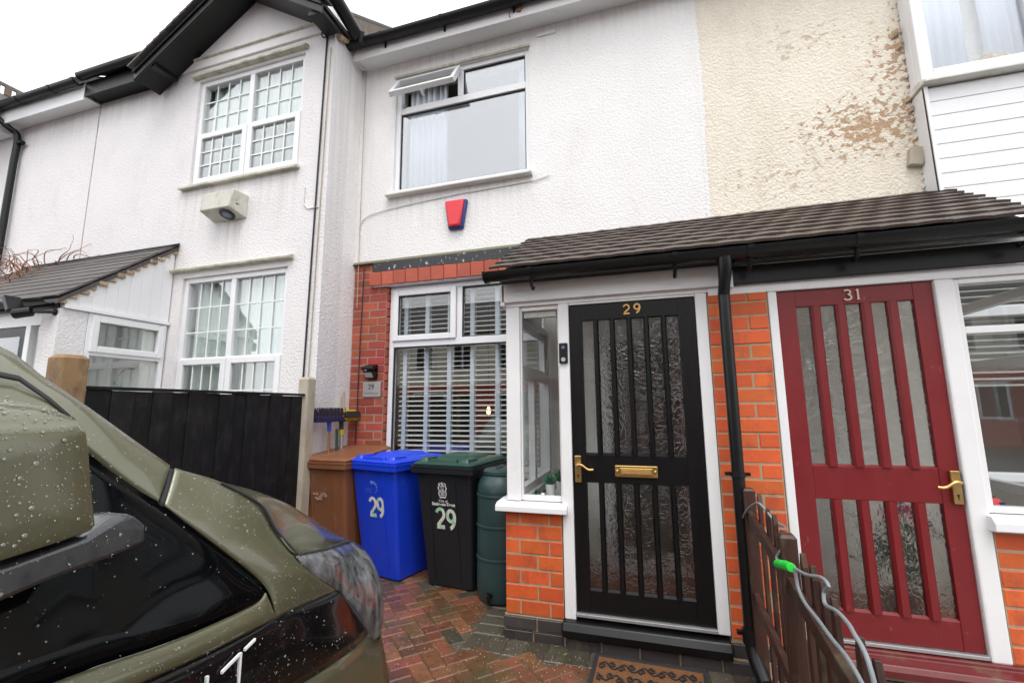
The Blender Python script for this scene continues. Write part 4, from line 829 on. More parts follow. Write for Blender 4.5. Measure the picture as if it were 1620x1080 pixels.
# middle brick pier
b = MB(); b.box(.392, .732, PY-.0005, PY+.10, .15, 2.21); mp = b.build('brick_pier', 'mortar', PR9)
rows = [[.12, .222] if r % 2 else [.228, .114] for r in range(23)]
bricks(mp, rows, .390, .162, .0889, PY-.004, 'brick_o', d=.07)
b = MB(); b.box(.388, .80, PY+.0, PY+.10, -.02, .15); mpp = b.build('pier_plinth', 'mortar', PR9)
bricks(mpp, [[.2, .2], [.13, .27]], .388, -.015, .082, PY-.018, 'brick_d', d=.04, joint=.012)

PR31 = thing('entrance_porch', 'white framed porch with dark red slatted door numbered 31', 'porch', (1.4, PY, 0))
b = MB(); b.box(.736, .784, PY-.006, PY+.085, .16, 2.17); b.build('door_jamb', 'paintw', PR31, bevel=.006)
b = MB(); b.box(1.568, 1.655, PY-.012, PY+.085, .205, 2.17); b.build('door_jamb', 'paintw', PR31, bevel=.01)
b = MB(); b.box(.40, 2.25, PY-.008, PY+.085, 2.171, 2.225); b.build('head', 'paintw', PR31, bevel=.004)
b = MB(); b.box(.545, 2.30, PY-.04, PY-.009, 2.226, 2.34); b.build('fascia', 'blackwood', PR31, bevel=.004)
b = MB(); b.box(.521, .544, PY-.045, PY-.009, 2.21, 2.36); b.build('fascia_end', 'paintw', PR31)
D31 = slat_door(PR31, .786, 1.565, .235, 2.168, .887, 1.475, 1.135, 2.068, .372, .955, 5, .052, 'redwood', PY)
lever(D31, 1.535, 1.045, -1, PY)
b = MB(); digit(b, '3', 1.135, 2.088, .064, .044, .009, PY+.004, PY+.0115); digit(b, '1', 1.193, 2.088, .064, .03, .009, PY+.004, PY+.0115); b.build('number', 'silvernum', D31)
b = MB(); b.box(.785, 1.566, PY-.01, PY+.08, .214, .233); b.build('threshold', 'steel', PR31, bevel=.003)
b = MB(); b.ex([(PY-.10, .115), (PY-.105, .15), (PY-.09, .175), (PY-.03, .185), (PY-.025, .208), (PY+.08, .212), (PY+.08, .115)], .76, 1.74); b.build('step', 'redstep', PR31, bevel=.006)
b = MB(); b.box(.80, 2.25, PY-.06, PY+.08, -.03, .113); sb3 = b.build('step_base', 'mortar', PR31)
bricks(sb3, [[.225, .225, .225, .225, .225, .225, .1]], .80, -.005, .1, PY-.078, 'brick_d', d=.04, joint=.014)
b = MB(); b.box(1.66, 2.22, PY-.0005, PY+.10, .115, .838); dw3 = b.build('dwarf_wall', 'mortar', PR31)
bricks(dw3, [[.225, .225, .11] if r % 2 else [.17, .225, .165] for r in range(8)], 1.658, .118, .0889, PY-.004, 'brick_o', d=.07)
b = MB(); b.ex([(PY-.07, .845), (PY-.07, .885), (PY-.05, .915), (PY+.12, .92), (PY+.12, .84), (PY-.05, .84)], 1.635, 2.27); b.build('sill', 'upvc', PR31, bevel=.005)
f = MB(); f.ring(1.656, 2.22, .922, 2.17, .03, PY+.01, PY+.07); f.box(1.686, 2.19, PY+.012, PY+.068, 1.86, 1.90); w3 = f.build('window', 'paintw', PR31, bevel=.004)
pane('pane', 1.686, 2.19, .952, 1.86, PY+.04, 'glass_in', w3); pane('pane', 1.686, 2.19, 1.90, 2.14, PY+.04, 'glass_in', w3)
f = MB(); sring(f, PY+.086, .0, .922, 2.17, .06, 2.16, 2.22); f.box(2.162, 2.218, PY+.146, -.06, 1.70, 1.77); s3 = f.build('side_window', 'upvc', PR31, bevel=.005)
b = MB(); b.box(2.187, 2.193, PY+.146, -.06, .982, 1.70); b.build('pane', 'glass_in', s3)
b = MB(); b.box(2.187, 2.193, PY+.146, -.06, 1.77, 2.11); b.build('pane', 'glass_in', s3)
b = MB(); b.box(2.15, 2.22, PY+.10, 0, 0, .92); b.build('side_wall', 'roomw', PR31)
b = MB(); b.box(.60, 2.15, PY+.09, .02, .12, .18); b.build('floor', 'floor_t', PR31)
b = MB(); b.box(.60, 2.22, PY+.09, .02, 2.38, 2.40); b.build('ceiling', 'roomw', PR31)
b = MB(); b.box(.581, .60, PY+.10, .02, .12, 2.40); b.build('partition', 'roomw', PR31)
b = MB(); b.box(.78, 1.33, -.02, .028, .19, 2.1); b.build('inner_door', 'sillw', PR31)
# things in the porches
def pottery(name, label, x, y, z, r, h, leaves, group=None, mat='pot', llen=.09):
    T = thing(name, label, 'plant', (x, y, z), group)
    b = MB(); b.lathe([(r*.85, 0), (r, h), (r*.88, h), (r*.85, h-.012), (.001, h-.014)], (x, y, z), 16); b.build('pot', mat, T, smooth=True)
    lf = MB(); lf._add([(-.006, 0, 0), (.006, 0, 0), (0, .006, .0), (-.008, 0, llen*.5), (.008, 0, llen*.5), (0, .008, llen*.45), (0, 0, llen)], [(0, 1, 4, 3), (1, 2, 5, 4), (2, 0, 3, 5), (3, 4, 6), (4, 5, 6), (5, 3, 6)]); lf = lf.mesh('leaf', 'leaf')
    for k in range(leaves):
        inst('leaf', lf, (x+random.gauss(0, r*.2), y+random.gauss(0, r*.2), z+h-.015), T, (random.uniform(.1, 1.05), 0, random.uniform(0, 6.28)), (1, 1, random.uniform(.7, 1.15)))
    return T
tr = MB(); tr.box(-.715, -.60, PY+.10, PY+.42, .857, .872); tag(tr.build('tray', 'lamp_dirty', bevel=.003), 'pale grey tray under two white pots inside the porch window', 'tray')
pottery('succulent', 'spiky succulent in the nearer white pot on the porch window tray', -.685, PY+.16, .873, .036, .075, 30)
pottery('succulent', 'spiky succulent in the rear white pot on the porch window tray', -.635, PY+.30, .873, .036, .075, 30, llen=.11)
pottery('succulent', 'tiny succulent in a silver pot at the left of the porch window', -.775, PY+.12, .857, .026, .035, 14, mat='chrome', llen=.04)
b = MB(); b.lathe([(.001, 0), (.02, .004), (.027, .022), (.02, .04), (.001, .045)], (-.725, PY+.105, .857), 12); tag(b.build('glass_ornament', 'chrome', smooth=True), 'small silver ball ornament beside the tiny succulent', 'ornament')
SB = thing('ladybird_ornament', 'red and green ladybird ornament on the sill of porch 31', 'ornament', (1.755, PY+.12, .922))
b = MB(); b.lathe([(.001, 0), (.03, .002), (.042, .02), (.036, .045), (.018, .06), (.001, .064)], (0, 0, 0), 18); b.xf(Matrix.Translation((1.735, PY+.14, .921)) @ Matrix.Diagonal((1.45, 1, 1.05, 1))); b.build('shell', 'red_pl', SB, smooth=True)
b = MB(); b.lathe([(.001, -.006), (.026, -.004), (.028, 0), (.001, .004)], (0, 0, 0), 14); b.xf(Matrix.Translation((1.715, PY+.10, .948)) @ Matrix.Rotation(R(75), 4, 'X')); b.build('spot', 'green', SB, smooth=True)
b = MB(); b.box(1.765, 1.79, PY+.105, PY+.115, .935, .96); b.build('window_patch', 'blue_pl', SB)
b = MB(); b.lathe([(.03, 0), (.034, .008), (.012, .016), (.01, .04), (.016, .046), (.001, .05)], (1.735, PY+.14, .982), 12); b.build('stalk', 'green', SB, smooth=True)
PF = thing('flowering_plant', 'pink flowering plant standing behind the red door glass', 'plant', (1.36, -.75, .18))
b = MB(); b.lathe([(.08, 0), (.11, .22), (.10, .22), (.09, .2), (.001, .2)], (1.36, -.75, .18), 16); b.build('pot', 'floor_t', PF, smooth=True)
lf = MB(); lf._add([(0, -.05, 0), (.03, 0, .02), (0, .06, 0), (-.03, 0, .02), (0, 0, .03)], [(0, 1, 4), (1, 2, 4), (2, 3, 4), (3, 0, 4)]); lfm = lf.mesh('leaf', 'green'); lfp = lf.mesh('flower', 'pink')
for k in range(60): inst('leaf', lfm, (1.36+random.gauss(0, .1), -.75+random.gauss(0, .08), .45+random.uniform(0, .35)), PF, (random.uniform(-1, 1), random.uniform(-1, 1), random.uniform(0, 6)))
for k in range(14): inst('flower', lfp, (1.38+random.gauss(0, .05), -.78+random.gauss(0, .05), .84+random.gauss(0, .03)), PF, (random.uniform(-1, 1), random.uniform(-1, 1), random.uniform(0, 6)))

# ------------------------------------------------------------------ shared tiled roof over both porches
RF = thing('porch_roof', 'brown tiled lean-to roof over both front doors', 'roof', (.6, -.7, 2.4))
ya, za, yb_, zb = -1.315, 2.432, -.015, 3.142
slope = math.hypot(yb_-ya, zb-za); pa = math.atan2(zb-za, yb_-ya); dirv = Vector((0, math.cos(pa), math.sin(pa))); nrm = Vector((0, -math.sin(pa), math.cos(pa)))
NR = 9; gauge = slope/NR
b = MB(); b._add([(-.98, ya+.03, za-.02), (2.02, ya+.03, za-.02), (2.28, yb_, zb-.02), (-1.03, yb_, zb-.02), (-.98, ya+.03, za-.06), (2.02, ya+.03, za-.06), (2.28, yb_, zb-.06), (-1.03, yb_, zb-.06)], [(0, 1, 2, 3), (7, 6, 5, 4), (0, 4, 5, 1), (2, 6, 7, 3), (1, 5, 6, 2), (0, 3, 7, 4)]); b.build('roof_deck', 'dark', RF)  # unseen slab under the tiles, put in to block light
tm = MB(); TW = .1655; LT = .235
def trg(x, cam): return [(x, -LT/2, cam), (x, LT/2, cam), (x, LT/2, cam+.017), (x, -LT/2, cam+.017)]
tm.loft([trg(-.5, -.002), trg(-.25, .0008), trg(0, .002), trg(.25, .0008), trg(.5, -.002)]); tmm = tm.mesh('tile', 'tile')
for r in range(NR):
    t = r/(NR-1); xl = -1.03-.05*t; xr = 2.06+.26*t; x = xl - (TW/2 if r % 2 else 0)
    while x < xr-.03:
        a = max(x, xl+random.uniform(-.008, .008)); c = min(x+TW, xr+random.uniform(-.012, .012))
        if c-a > .03:
            P = Vector(((a+c)/2, ya, za)) + dirv*(r*gauge+LT/2-.015+random.uniform(-.004, .004)) + nrm*(.014+random.uniform(0, .003))
            o_ = inst('tile', tmm, P, RF, (pa-R(4.6)+random.uniform(-.008, .008), random.uniform(-.012, .012), random.uniform(-.008, .008)), ((c-a-.0015), 1, 1))
        x += TW
b = MB()
n = 60; top = []; fr = []
for k in range(n+1):
    x = -1.09+3.43*k/n; s = random.uniform(.0, .022); top.append((x, -.001, 3.165+s)); fr.append((x, -.035-random.uniform(0, .03), 3.142+random.uniform(0, .014)))
bk = [(p[0], -.001, 3.10) for p in top]
b.loft([top, fr, bk], False, False); b.build('mortar_fillet', 'moss', RF)
b = MB(); half_gutter(b, -1.045, 2.35, -1.365, 2.405, .060); gt = b.build('gutter', 'black', RF, smooth=True)
b = MB(); half_gutter(b, -1.052, -1.03, -1.365, 2.405, .066, .065); b.build('gutter_end_cap', 'black', gt)
for x in (-.72, .20, .62, 1.16, 1.9):
    b = MB(); half_gutter(b, x-.017, x+.017, -1.365, 2.408, .066, .012); b.tube([(x, -1.365, 2.346), (x, -1.345, 2.30), (x, -1.31, 2.285), (x, -1.29, 2.30)], .012, 6); b.build('bracket', 'black', gt)
b = MB(); b.box(-.97, 2.2, -1.315, PY-.036, 2.362, 2.385); b.build('light_stop_board', 'blackwood', RF)  # black board added to shut out the slit of sky light behind the gutter
b = MB(); xp, yp = .452, -1.30
b.tube([(xp+.03, -1.365, 2.36), (xp+.03, -1.365, 2.30), (xp+.025, -1.34, 2.22), (xp+.022, -1.30, 2.15)], [.045, .04, .034, .034], 14)
b.tube([(xp+.022, -1.30, 2.16), (xp+.022, -1.30, .22)], .034, 14); b.build('downpipe', 'black', RF, smooth=True)
b = MB(); b.tube([(xp+.022, -1.30, .27), (xp+.022, -1.30, .20)], .043, 14); b.tube([(xp+.022, -1.30, .21), (xp+.03, -1.33, .13), (xp+.055, -1.40, .06)], .036, 12); b.build('pipe_shoe', 'black', RF, smooth=True)
for z in (1.09, .24):
    b = MB(); b.tube([(xp+.022, -1.30, z-.012), (xp+.022, -1.30, z+.012)], .041, 14); b.box(xp-.045, xp+.09, -1.29, -1.262, z-.009, z+.009); b.build('pipe_clip', 'black', RF)

# ================================================================== BINS AND WATER BUTT
def rrect(w, d, cy, z, r=.05, n=4, cx=0, bow=0):
    out = []
    for (sx, sy, a0) in ((1, -1, -90), (1, 1, 0), (-1, 1, 90), (-1, -1, 180)):
        for k in range(n+1):
            a = R(a0+90*k/n); out.append((cx+sx*(w/2-r)+r*math.cos(a), cy+sy*(d/2-r)+r*math.sin(a), z))
    return out
def wheelie(label, body, lid, loc, rz, warp=0):
    T = thing('wheelie_bin', label, 'bin', (0, 0, 0), 'wheelie bins in a row under the window')
    def sec(z):
        t = z/.95; return .44+.10*t, .48+.18*t, .24+.045*t-.095*t
    b = MB(); rings = []
    for z in (0, .015, .05, .3, .6, .9, .95):
        w_, d_, c_ = sec(z); k = .03 if z == 0 else 0; rings.append(rrect(w_-k, d_-k, c_, z, .036))
    b.loft(rings); b.build('body', body, T, smooth=True)
    for sx in (-.13, .12):
        b = MB()
        def fr(z): w_, d_, c_ = sec(z); return c_-d_/2
        b._add([(sx-.004, fr(.06)+.001, .06), (sx+.004, fr(.06)+.001, .06), (sx+.004, fr(.88)+.001, .88), (sx-.004, fr(.88)+.001, .88), (sx-.003, fr(.06)-.006, .06), (sx+.003, fr(.06)-.006, .06), (sx+.003, fr(.88)-.006, .88), (sx-.003, fr(.88)-.006, .88)], [(4, 5, 6, 7), (0, 4, 7, 3), (1, 2, 6, 5), (0, 1, 5, 4), (3, 7, 6, 2)])
        b.build('rib', body, T)
    w_, d_, c_ = sec(.95)
    b = MB(); b.loft([rrect(.545, d_+.01, c_, .938, .03), rrect(.60, d_+.06, c_, .942, .02), rrect(.605, d_+.065, c_, .972, .02), rrect(.598, d_+.055, c_, .975, .02), rrect(.598, d_+.055, c_, .981, .02), rrect(.61, d_+.07, c_, .984, .02), rrect(.61, d_+.07, c_, 1.0, .02)]); b.build('rim', body, T, smooth=True)
    L = MB(); lz = 1.002
    L.loft([rrect(.58, .69, c_, lz, .03), rrect(.585, .695, c_, lz+.012, .03), rrect(.565, .675, c_, lz+.022, .03), rrect(.53, .63, c_+.01, lz+.034, .04), rrect(.44, .53, c_+.02, lz+.040, .05)])
    if warp: L.v = [Vector((p.x, p.y, p.z+warp*max(0, (p.y-c_+.1))*.9+.03*max(0, p.x+.05)*warp)) for p in L.v]
    ld = L.build('lid', lid, T, smooth=True)
    if not warp:
        b = MB(); b.loft([rrect(.36, .40, c_+.03, lz+.038, .05), rrect(.31, .34, c_+.03, lz+.066, .05), rrect(.27, .28, c_+.03, lz+.070, .04)]); b.build('raised_panel', lid, ld, smooth=True)
        for sx in (-1, 1):
            b = MB(); b.loft([rrect(.10, .20, c_-.225, lz+.022, .03, cx=sx*.20), rrect(.08, .16, c_-.225, lz+.056, .03, cx=sx*.20)]); b.build('grip', lid, ld, smooth=True)
        b = MB(); b.loft([rrect(.28, .05, c_-.305, lz+.018, .02), rrect(.27, .035, c_-.305, lz+.05, .015)]); b.build('grip_bar', lid, ld, smooth=True)
    b = MB(); b.tube([(-.24, c_+.36, .99), (.24, c_+.36, .99)], .016, 10); b.build('handle', body, T, smooth=True)
    for sx in (-.22, .22):
        b = MB(); b.tube([(sx-.022, c_+.27, .10), (sx+.022, c_+.27, .10)], .098, 20); b.build('wheel', 'rubber', T)
    T.location = loc; T.rotation_euler = (0, 0, rz); WLOC[T.name] = Vector((0, 0, 0))
    return T
def fy(z): t = z/.95; return (.24-.05*t)-(.48+.18*t)/2
TILT = math.atan2(fy(0)-fy(.95), .95)
BB = wheelie('brown wheelie bin with warped lid next to the black fence', 'bin_b', 'bin_b', (-2.90, -.54, 0), R(-4), .16)
BL = wheelie('bright blue wheelie bin numbered 29 between the brown and black bins', 'bin_bl', 'bin_bl', (-2.345, -.53, 0), R(-13))
BG = wheelie('black wheelie bin with green lid and city crest beside the water butt', 'bin_g', 'lid_g', (-1.655, -.575, 0), R(-7))
b = MB()
for k in range(18):
    a = random.uniform(0, 6.3); r = random.random()**.5; b.loft([[(-.03+.07*r*math.cos(a)+.02*math.cos(t), fy(.7)-.0015, .70+.045*r*math.sin(a)+.012*math.sin(t)) for t in (0, 1, 2, 3, 4, 5)], [(-.03+.07*r*math.cos(a)+.018*math.cos(t), fy(.7)-.003, .70+.045*r*math.sin(a)+.010*math.sin(t)) for t in (0, 1, 2, 3, 4, 5)]])
b.build('worn_sticker', pm('worn_sticker', (.34, .22, .17), .7, ns=40, na=.4), BB)
def sticker_digit(d, T, x, z, h, w, m1):
    b = MB(); y = fy(z+h/2)
    digit(b, d, 0, -h/2, h, w, w*.34, -.0035, -.0015); b.xf(Matrix.Translation((x, y, z+h/2)) @ Matrix.Rotation(TILT, 4, 'X')); return b.build('number_sticker', m1, T)
sticker_digit('2', BL, -.065, .535, .165, .085, 'stick'); sticker_digit('9', BL, .028, .53, .175, .085, 'stick')
sticker_digit('2', BG, -.085, .49, .165, .085, 'stick'); sticker_digit('9', BG, .018, .485, .165, .085, 'stick')
for k in range(6):
    a = R(105-k*32); r = [.017, .013, .011, .008, .006, .004][k]
    b = MB(); b.lathe([(r, 0), (r*.9, .0012), (.0005, .0014)], (0, 0, 0), 14); z = .785+.048*math.sin(a); x = -.008+.048*math.cos(a)
    b.xf(Matrix.Translation((x, fy(z)-.001, z)) @ Matrix.Rotation(R(90)+TILT, 4, 'X')); b.build('logo_dot', 'printb', BL)
for k in range(3):
    b = MB(); z = .775-k*.016; b.box(-.105, -.025, -.002, -.001, -.003, .003); b.xf(Matrix.Translation((0, fy(z), z)) @ Matrix.Rotation(TILT, 4, 'X')); b.build('faded_print', pm('faded_blue_print', (.05, .12, .7), .5, ns=90, na=.5), BL)
inst('lettering', text_mesh('City of', .031, .0006, 'print'), (-.005, fy(.715)-.0025, .706), BG, (TILT, 0, 0))
inst('lettering', text_mesh('Stoke-on-Trent', .036, .0006, 'print', .0012, .98), (-.005, fy(.68)-.0025, .676), BG, (TILT, 0, 0))
cr = MB()
stroke(cr, [(-.03, .0), (.03, .0)], .010, -.003, -.0015)
for sx in (-1, 1):
    stroke(cr, [(sx*.030, .008), (sx*.036, .03), (sx*.030, .055), (sx*.040, .075), (sx*.028, .095), (sx*.036, .112)], [.006, .009, .007, .009, .007, .004], -.0031, -.0014)
    stroke(cr, arc(sx*.018, .105, .010, .012, 0, 300, 8), .0045, -.0029, -.0016)
stroke(cr, arc(0, .045, .018, .022, 0, 330, 12), .005, -.0028, -.0017, True); stroke(cr, [(-.015, .045), (.015, .045)], .004, -.0033, -.0012); stroke(cr, [(0, .03), (0, .062)], .004, -.0034, -.0011)
stroke(cr, [(-.014, .075), (0, .098), (.014, .075)], .006, -.0027, -.0018); stroke(cr, [(0, .09), (0, .125)], .007, -.0035, -.001); stroke(cr, [(-.024, .014), (-.008, .02), (.008, .014), (.024, .02)], .004, -.0026, -.0019)
cr.xf(Matrix.Translation((-.002, fy(.80), .748)) @ Matrix.Rotation(TILT, 4, 'X')); cr.build('crest', 'print', BG)

WB = thing('water_butt', 'slim dark green ribbed water butt beside the porch wall', 'water butt', (-1.19, -.62, 0))
b = MB(); pr = [(.15, 0), (.172, .012), (.182, .05), (.188, .09)]
for z0, z1 in ((.09, .32), (.34, .56), (.58, .79)):
    pr += [(.189, z0+.004), (.1895, (z0+z1)/2), (.189, z1-.012), (.194, z1-.008), (.195, z1), (.194, z1+.008), (.186, z1+.011)]
pr += [(.188, .805), (.187, .83), (.181, .87), (.165, .905), (.140, .932), (.128, .945)]
nseg = 72; rings = []
for r, z in pr:
    rg = []
    for k in range(nseg):
        rib = .0018 if (k % 2 == 0 and .1 < z < .79 and r < .191) else 0; a = 2*math.pi*k/nseg; rg.append((-1.19+(r-rib)*math.cos(a), -.62+(r-rib)*math.sin(a), z))
    rings.append(rg)
b.loft(rings); b.build('barrel', 'butt', WB, smooth=True)
b = MB(); b.lathe([(.135, .944), (.142, .948), (.142, .972), (.128, .985), (.06, .996), (.001, .998)], (-1.19, -.62, 0), 32); b.box(-1.205, -1.175, -.70, -.54, .994, 1.006); b.build('lid', 'butt', WB, smooth=True)
b = MB(); b.tube([(-1.21, -.79, .075), (-1.215, -.85, .075)], .016, 10); b.tube([(-1.215, -.845, .075), (-1.215, -.848, .03)], .012, 8); b.tube([(-1.215, -.835, .075), (-1.215, -.835, .10)], .007, 8); b.box(-1.235, -1.195, -.841, -.829, .098, .106); b.build('tap', 'black', WB)

# brooms leaning in the corner
BRO = thing('broom', 'upturned broom with dark purple bristles and blue socket in the corner', 'broom', (-3.0, -.45, 0))
b = MB(); b.box(-3.10, -3.01, -.63, -.22, 1.352, 1.405); b.build('head', pm('dark_violet_head', (.014, .012, .06), .5), BRO, bevel=.006)
br_ = MB()
for k in range(190):
    y = random.uniform(-.62, -.23); x = random.uniform(-3.09, -3.02); br_.tube([(x, y, 1.40), (x+random.uniform(-.01, .01), y+random.uniform(-.01, .01), 1.47+random.uniform(0, .025))], [.006, .003], 5)
tag(br_.build('bristles', 'purple', BRO), None, None, kind='stuff')
b = MB(); b.tube([(-3.05, -.43, 1.37), (-3.04, -.435, 1.26)], [.024, .018], 10); b.build('socket', pm('blue_socket', (.02, .05, .42), .4), BRO, smooth=True)
b = MB(); b.tube([(-3.04, -.435, 1.27), (-2.99, -.44, .02)], .0135, 10); b.build('handle', 'wood', BRO, smooth=True)
BRY = thing('broom', 'upturned broom with yellow-edged black head in the corner', 'broom', (-3.0, -.15, 0))
b = MB(); b.loft([rrect(.11, .31, 0, -.03, .045), rrect(.13, .33, 0, -.01, .05), rrect(.13, .33, 0, .012, .05), rrect(.11, .31, 0, .03, .045)]); b.xf(Matrix.Translation((-3.06, -.115, 1.41)) @ Matrix.Rotation(R(60), 4, 'Y')); b.build('head', 'yellow', BRY, smooth=True)
b = MB(); b.loft([rrect(.06, .24, 0, .0, .028), rrect(.066, .25, 0, .05, .03)]); b.xf(Matrix.Translation((-3.05, -.115, 1.41)) @ Matrix.Rotation(R(75), 4, 'Y')); b.build('bristles', 'rubber', BRY, smooth=True)
b = MB(); b.tube([(-3.05, -.25, 1.38), (-3.045, -.24, 1.27)], [.02, .022], 10); b.build('socket', 'rubber', BRY)
b = MB(); b.tube([(-3.045, -.24, 1.27), (-3.043, -.237, 1.22)], .026, 10); b.build('collar', 'yellow', BRY)
b = MB(); b.tube([(-3.043, -.237, 1.23), (-3.0, -.22, .02)], .0135, 10); b.build('handle', 'steel', BRY, smooth=True)
b = MB(); b.tube([(-3.03, -.33, 1.28), (-2.99, -.33, .02)], .013, 10); tag(b.build('garden_cane', 'lid_g', smooth=True), 'dark green pole between the two brooms', 'pole')
b = MB(); b.tube([(-3.11, -.14, 1.66), (-3.09, -.16, .02)], .012, 8); tag(b.build('metal_pole', 'concrete', smooth=True), 'thin grey pole standing taller than the brooms', 'pole')

# ================================================================== FENCES
LF = thing('panel_fence', 'black stained board fence between two concrete posts', 'fence', (-3.1, -1.6, 0))
n = 14
for k in range(n):
    y0 = -2.45+k*1.66/n; h = 1.60+random.uniform(-.004, .004)
    b = MB(); t0 = .012 if k % 2 else .0; b.box(-3.10+t0*.4, -3.082+t0, y0, y0+1.66/n+.006, .05, h); b.build('board', 'fence', LF, bevel=.003)
b = MB(); b.box(-3.115, -3.065, -2.46, -.76, 1.603, 1.622); b.build('capping', 'fence', LF, bevel=.003)
def fpost(y, m, label, h, w=.11):
    P = MB(); P.loft([rrect(w, w, 0, 0, .012, 2), rrect(w, w, 0, h-.02, .012, 2), rrect(w-.03, w-.03, 0, h, .012, 2)]); P.xf(Matrix.Translation((-3.10, y, 0))); return tag(P.build('fence_post', m), label, 'post', 'concrete fence posts')
fpost(-.70, 'concrete', 'pale concrete fence post at the wall end of the black fence', 1.78)
fpost(-2.545, 'concrete_b', 'brown stained concrete post at the street end of the black fence', 1.79, .13)

RFN = thing('picket_fence', 'low dark brown picket fence between the two front doors', 'fence', (.53, -2.6, 0))
def ftop(y): return 1.02+(y+1.27)*.145
pk = {}
k = 0; y = -1.47
def picket(y, h, w=.038, t=.018, x=.535, tilt=0):
    b = MB(); b.loft([[(x-t/2, y-w/2, .02), (x+t/2, y-w/2, .02), (x+t/2, y+w/2, .02), (x-t/2, y+w/2, .02)], [(x-t/2, y-w/2, h-.045), (x+t/2, y-w/2, h-.045), (x+t/2, y+w/2, h-.045), (x-t/2, y+w/2, h-.045)], [(x-t/2, y-w*.18, h), (x+t/2, y-w*.18, h), (x+t/2, y+w*.18, h), (x-t/2, y+w*.18, h)]])
    b.xf(Matrix.Translation((x, y, 0)) @ Matrix.Rotation(tilt, 4, 'X') @ Matrix.Translation((-x, -y, 0))); return b.build('picket', 'picket', RFN, bevel=.002)
for y in (-1.50, -1.64, -1.79, -1.92, -2.17, -2.25, -2.36, -2.47, -2.60, -2.74, -2.88, -3.02, -3.16, -3.30, -3.44, -3.58, -3.72, -3.86): picket(y, ftop(y)+random.uniform(-.015, .015)+.02, tilt=random.uniform(-.03, .03))
for (y, h) in ((-1.32, 1.02), (-2.04, .96), (-4.0, .66)):
    b = MB(); b.loft([rrect(.062, .062, 0, 0, .006, 2), rrect(.062, .062, 0, h-.012, .006, 2), rrect(.046, .046, 0, h, .006, 2)]); b.xf(Matrix.Translation((.515, y, 0))); b.build('post', 'picket', RFN)
for dz in (-.13, -.56):
    b = MB(); b._add([(.495, -1.3, ftop(-1.3)+dz-.03), (.523, -1.3, ftop(-1.3)+dz-.03), (.523, -1.3, ftop(-1.3)+dz+.03), (.495, -1.3, ftop(-1.3)+dz+.03), (.495, -4.0, ftop(-4)+dz-.03), (.523, -4.0, ftop(-4)+dz-.03), (.523, -4.0, ftop(-4)+dz+.03), (.495, -4.0, ftop(-4)+dz+.03)], [(0, 1, 2, 3), (7, 6, 5, 4), (0, 4, 5, 1), (1, 5, 6, 2), (2, 6, 7, 3), (3, 7, 4, 0)]); b.build('rail', 'picket', RFN, bevel=.004)
HS = thing('garden_hose', 'grey garden hose with bright green connector draped on the picket fence', 'hose', (.48, -2.2, .8))
for pts in ([(.49, -1.22, .623), (.47, -1.24, .752), (.48, -1.37, .89), (.50, -1.60, .993), (.53, -1.655, .966), (.545, -1.722, .939), (.55, -1.886, .95)],
            [(.55, -1.95, .93), (.50, -2.056, .917), (.475, -2.03, .864), (.47, -2.093, .865), (.47, -2.217, .893), (.48, -2.386, .916), (.50, -2.47, .937), (.505, -2.512, .927), (.50, -2.481, .898), (.49, -2.517, .875), (.49, -2.612, .893), (.49, -2.686, .893), (.48, -2.753, .894), (.48, -2.796, .882), (.48, -2.823, .859), (.48, -2.85, .80), (.48, -2.9, .6), (.5, -2.95, .3)],
            [(.47, -2.30, .90), (.47, -2.318, .848), (.47, -2.388, .824), (.47, -2.502, .823), (.47, -2.608, .818), (.475, -2.72, .81), (.48, -2.85, .76)]):
    b = MB(); b.tube(smooth_curve(pts, 5), .0058, 8); b.build('hose_run', 'hose', HS, smooth=True)
b = MB(); b.tube([(.462, -2.10, .858), (.462, -2.19, .882)], .017, 12); b.tube([(.462, -2.205, .886), (.462, -2.29, .905)], [.018, .016], 12); b.build('connector', 'greenpl', HS, bevel=.002)
b = MB(); b.tube([(.462, -2.188, .8815), (.462, -2.207, .8865)], .0145, 12); b.build('connector_ring', 'rubber', HS)

# ================================================================== DOORMAT
DM = thing('doormat', 'brown coir doormat with black scrollwork at the black door', 'doormat', (-.08, -1.48, 0))
MT = Matrix.Translation((-.075, -1.50, .004)) @ Matrix.Rotation(R(-1.5), 4, 'Z')
b = MB(); b.box(-.285, .285, -.20, .20, 0, .012); b.xf(MT); b.build('coir', 'coir', DM)
b = MB()
for (x0, x1, y0, y1) in ((-.31, .31, -.225, -.2005), (-.31, .31, .2005, .225), (-.31, -.2855, -.2, .2), (.2855, .31, -.2, .2)): b.box(x0, x1, y0, y1, 0, .017)
b.xf(MT); b.build('border', 'rubber', DM, bevel=.003)
b = MB(); fx = Matrix(((1, 0, 0, 0), (0, 0, 1, 0), (0, -1, 0, 0), (0, 0, 0, 1)))
q = 0
for row, yy in enumerate((.115, 0, -.115)):
    e = .0004*(row+1)
    stroke(b, [(-.27+.54*t/48, yy+.030*math.sin(t*.65+row*2)) for t in range(49)], .007, -.0172-e, -.0125)
    for k in range(10):
        cx = -.25+k*.054; sg = 1 if k % 2 else -1; e2 = .0002*(k+1)+e
        stroke(b, [(cx+(.024-.0016*t)*math.cos(R(sg*90+sg*t*38)), yy+sg*.012+(.026-.0017*t)*math.sin(R(sg*90+sg*t*38))) for t in range(12)], .0055, -.0178-e2, -.0125)
b.xf(MT @ fx); b.build('scrollwork', 'rubber', DM)['kind'] = 'stuff'
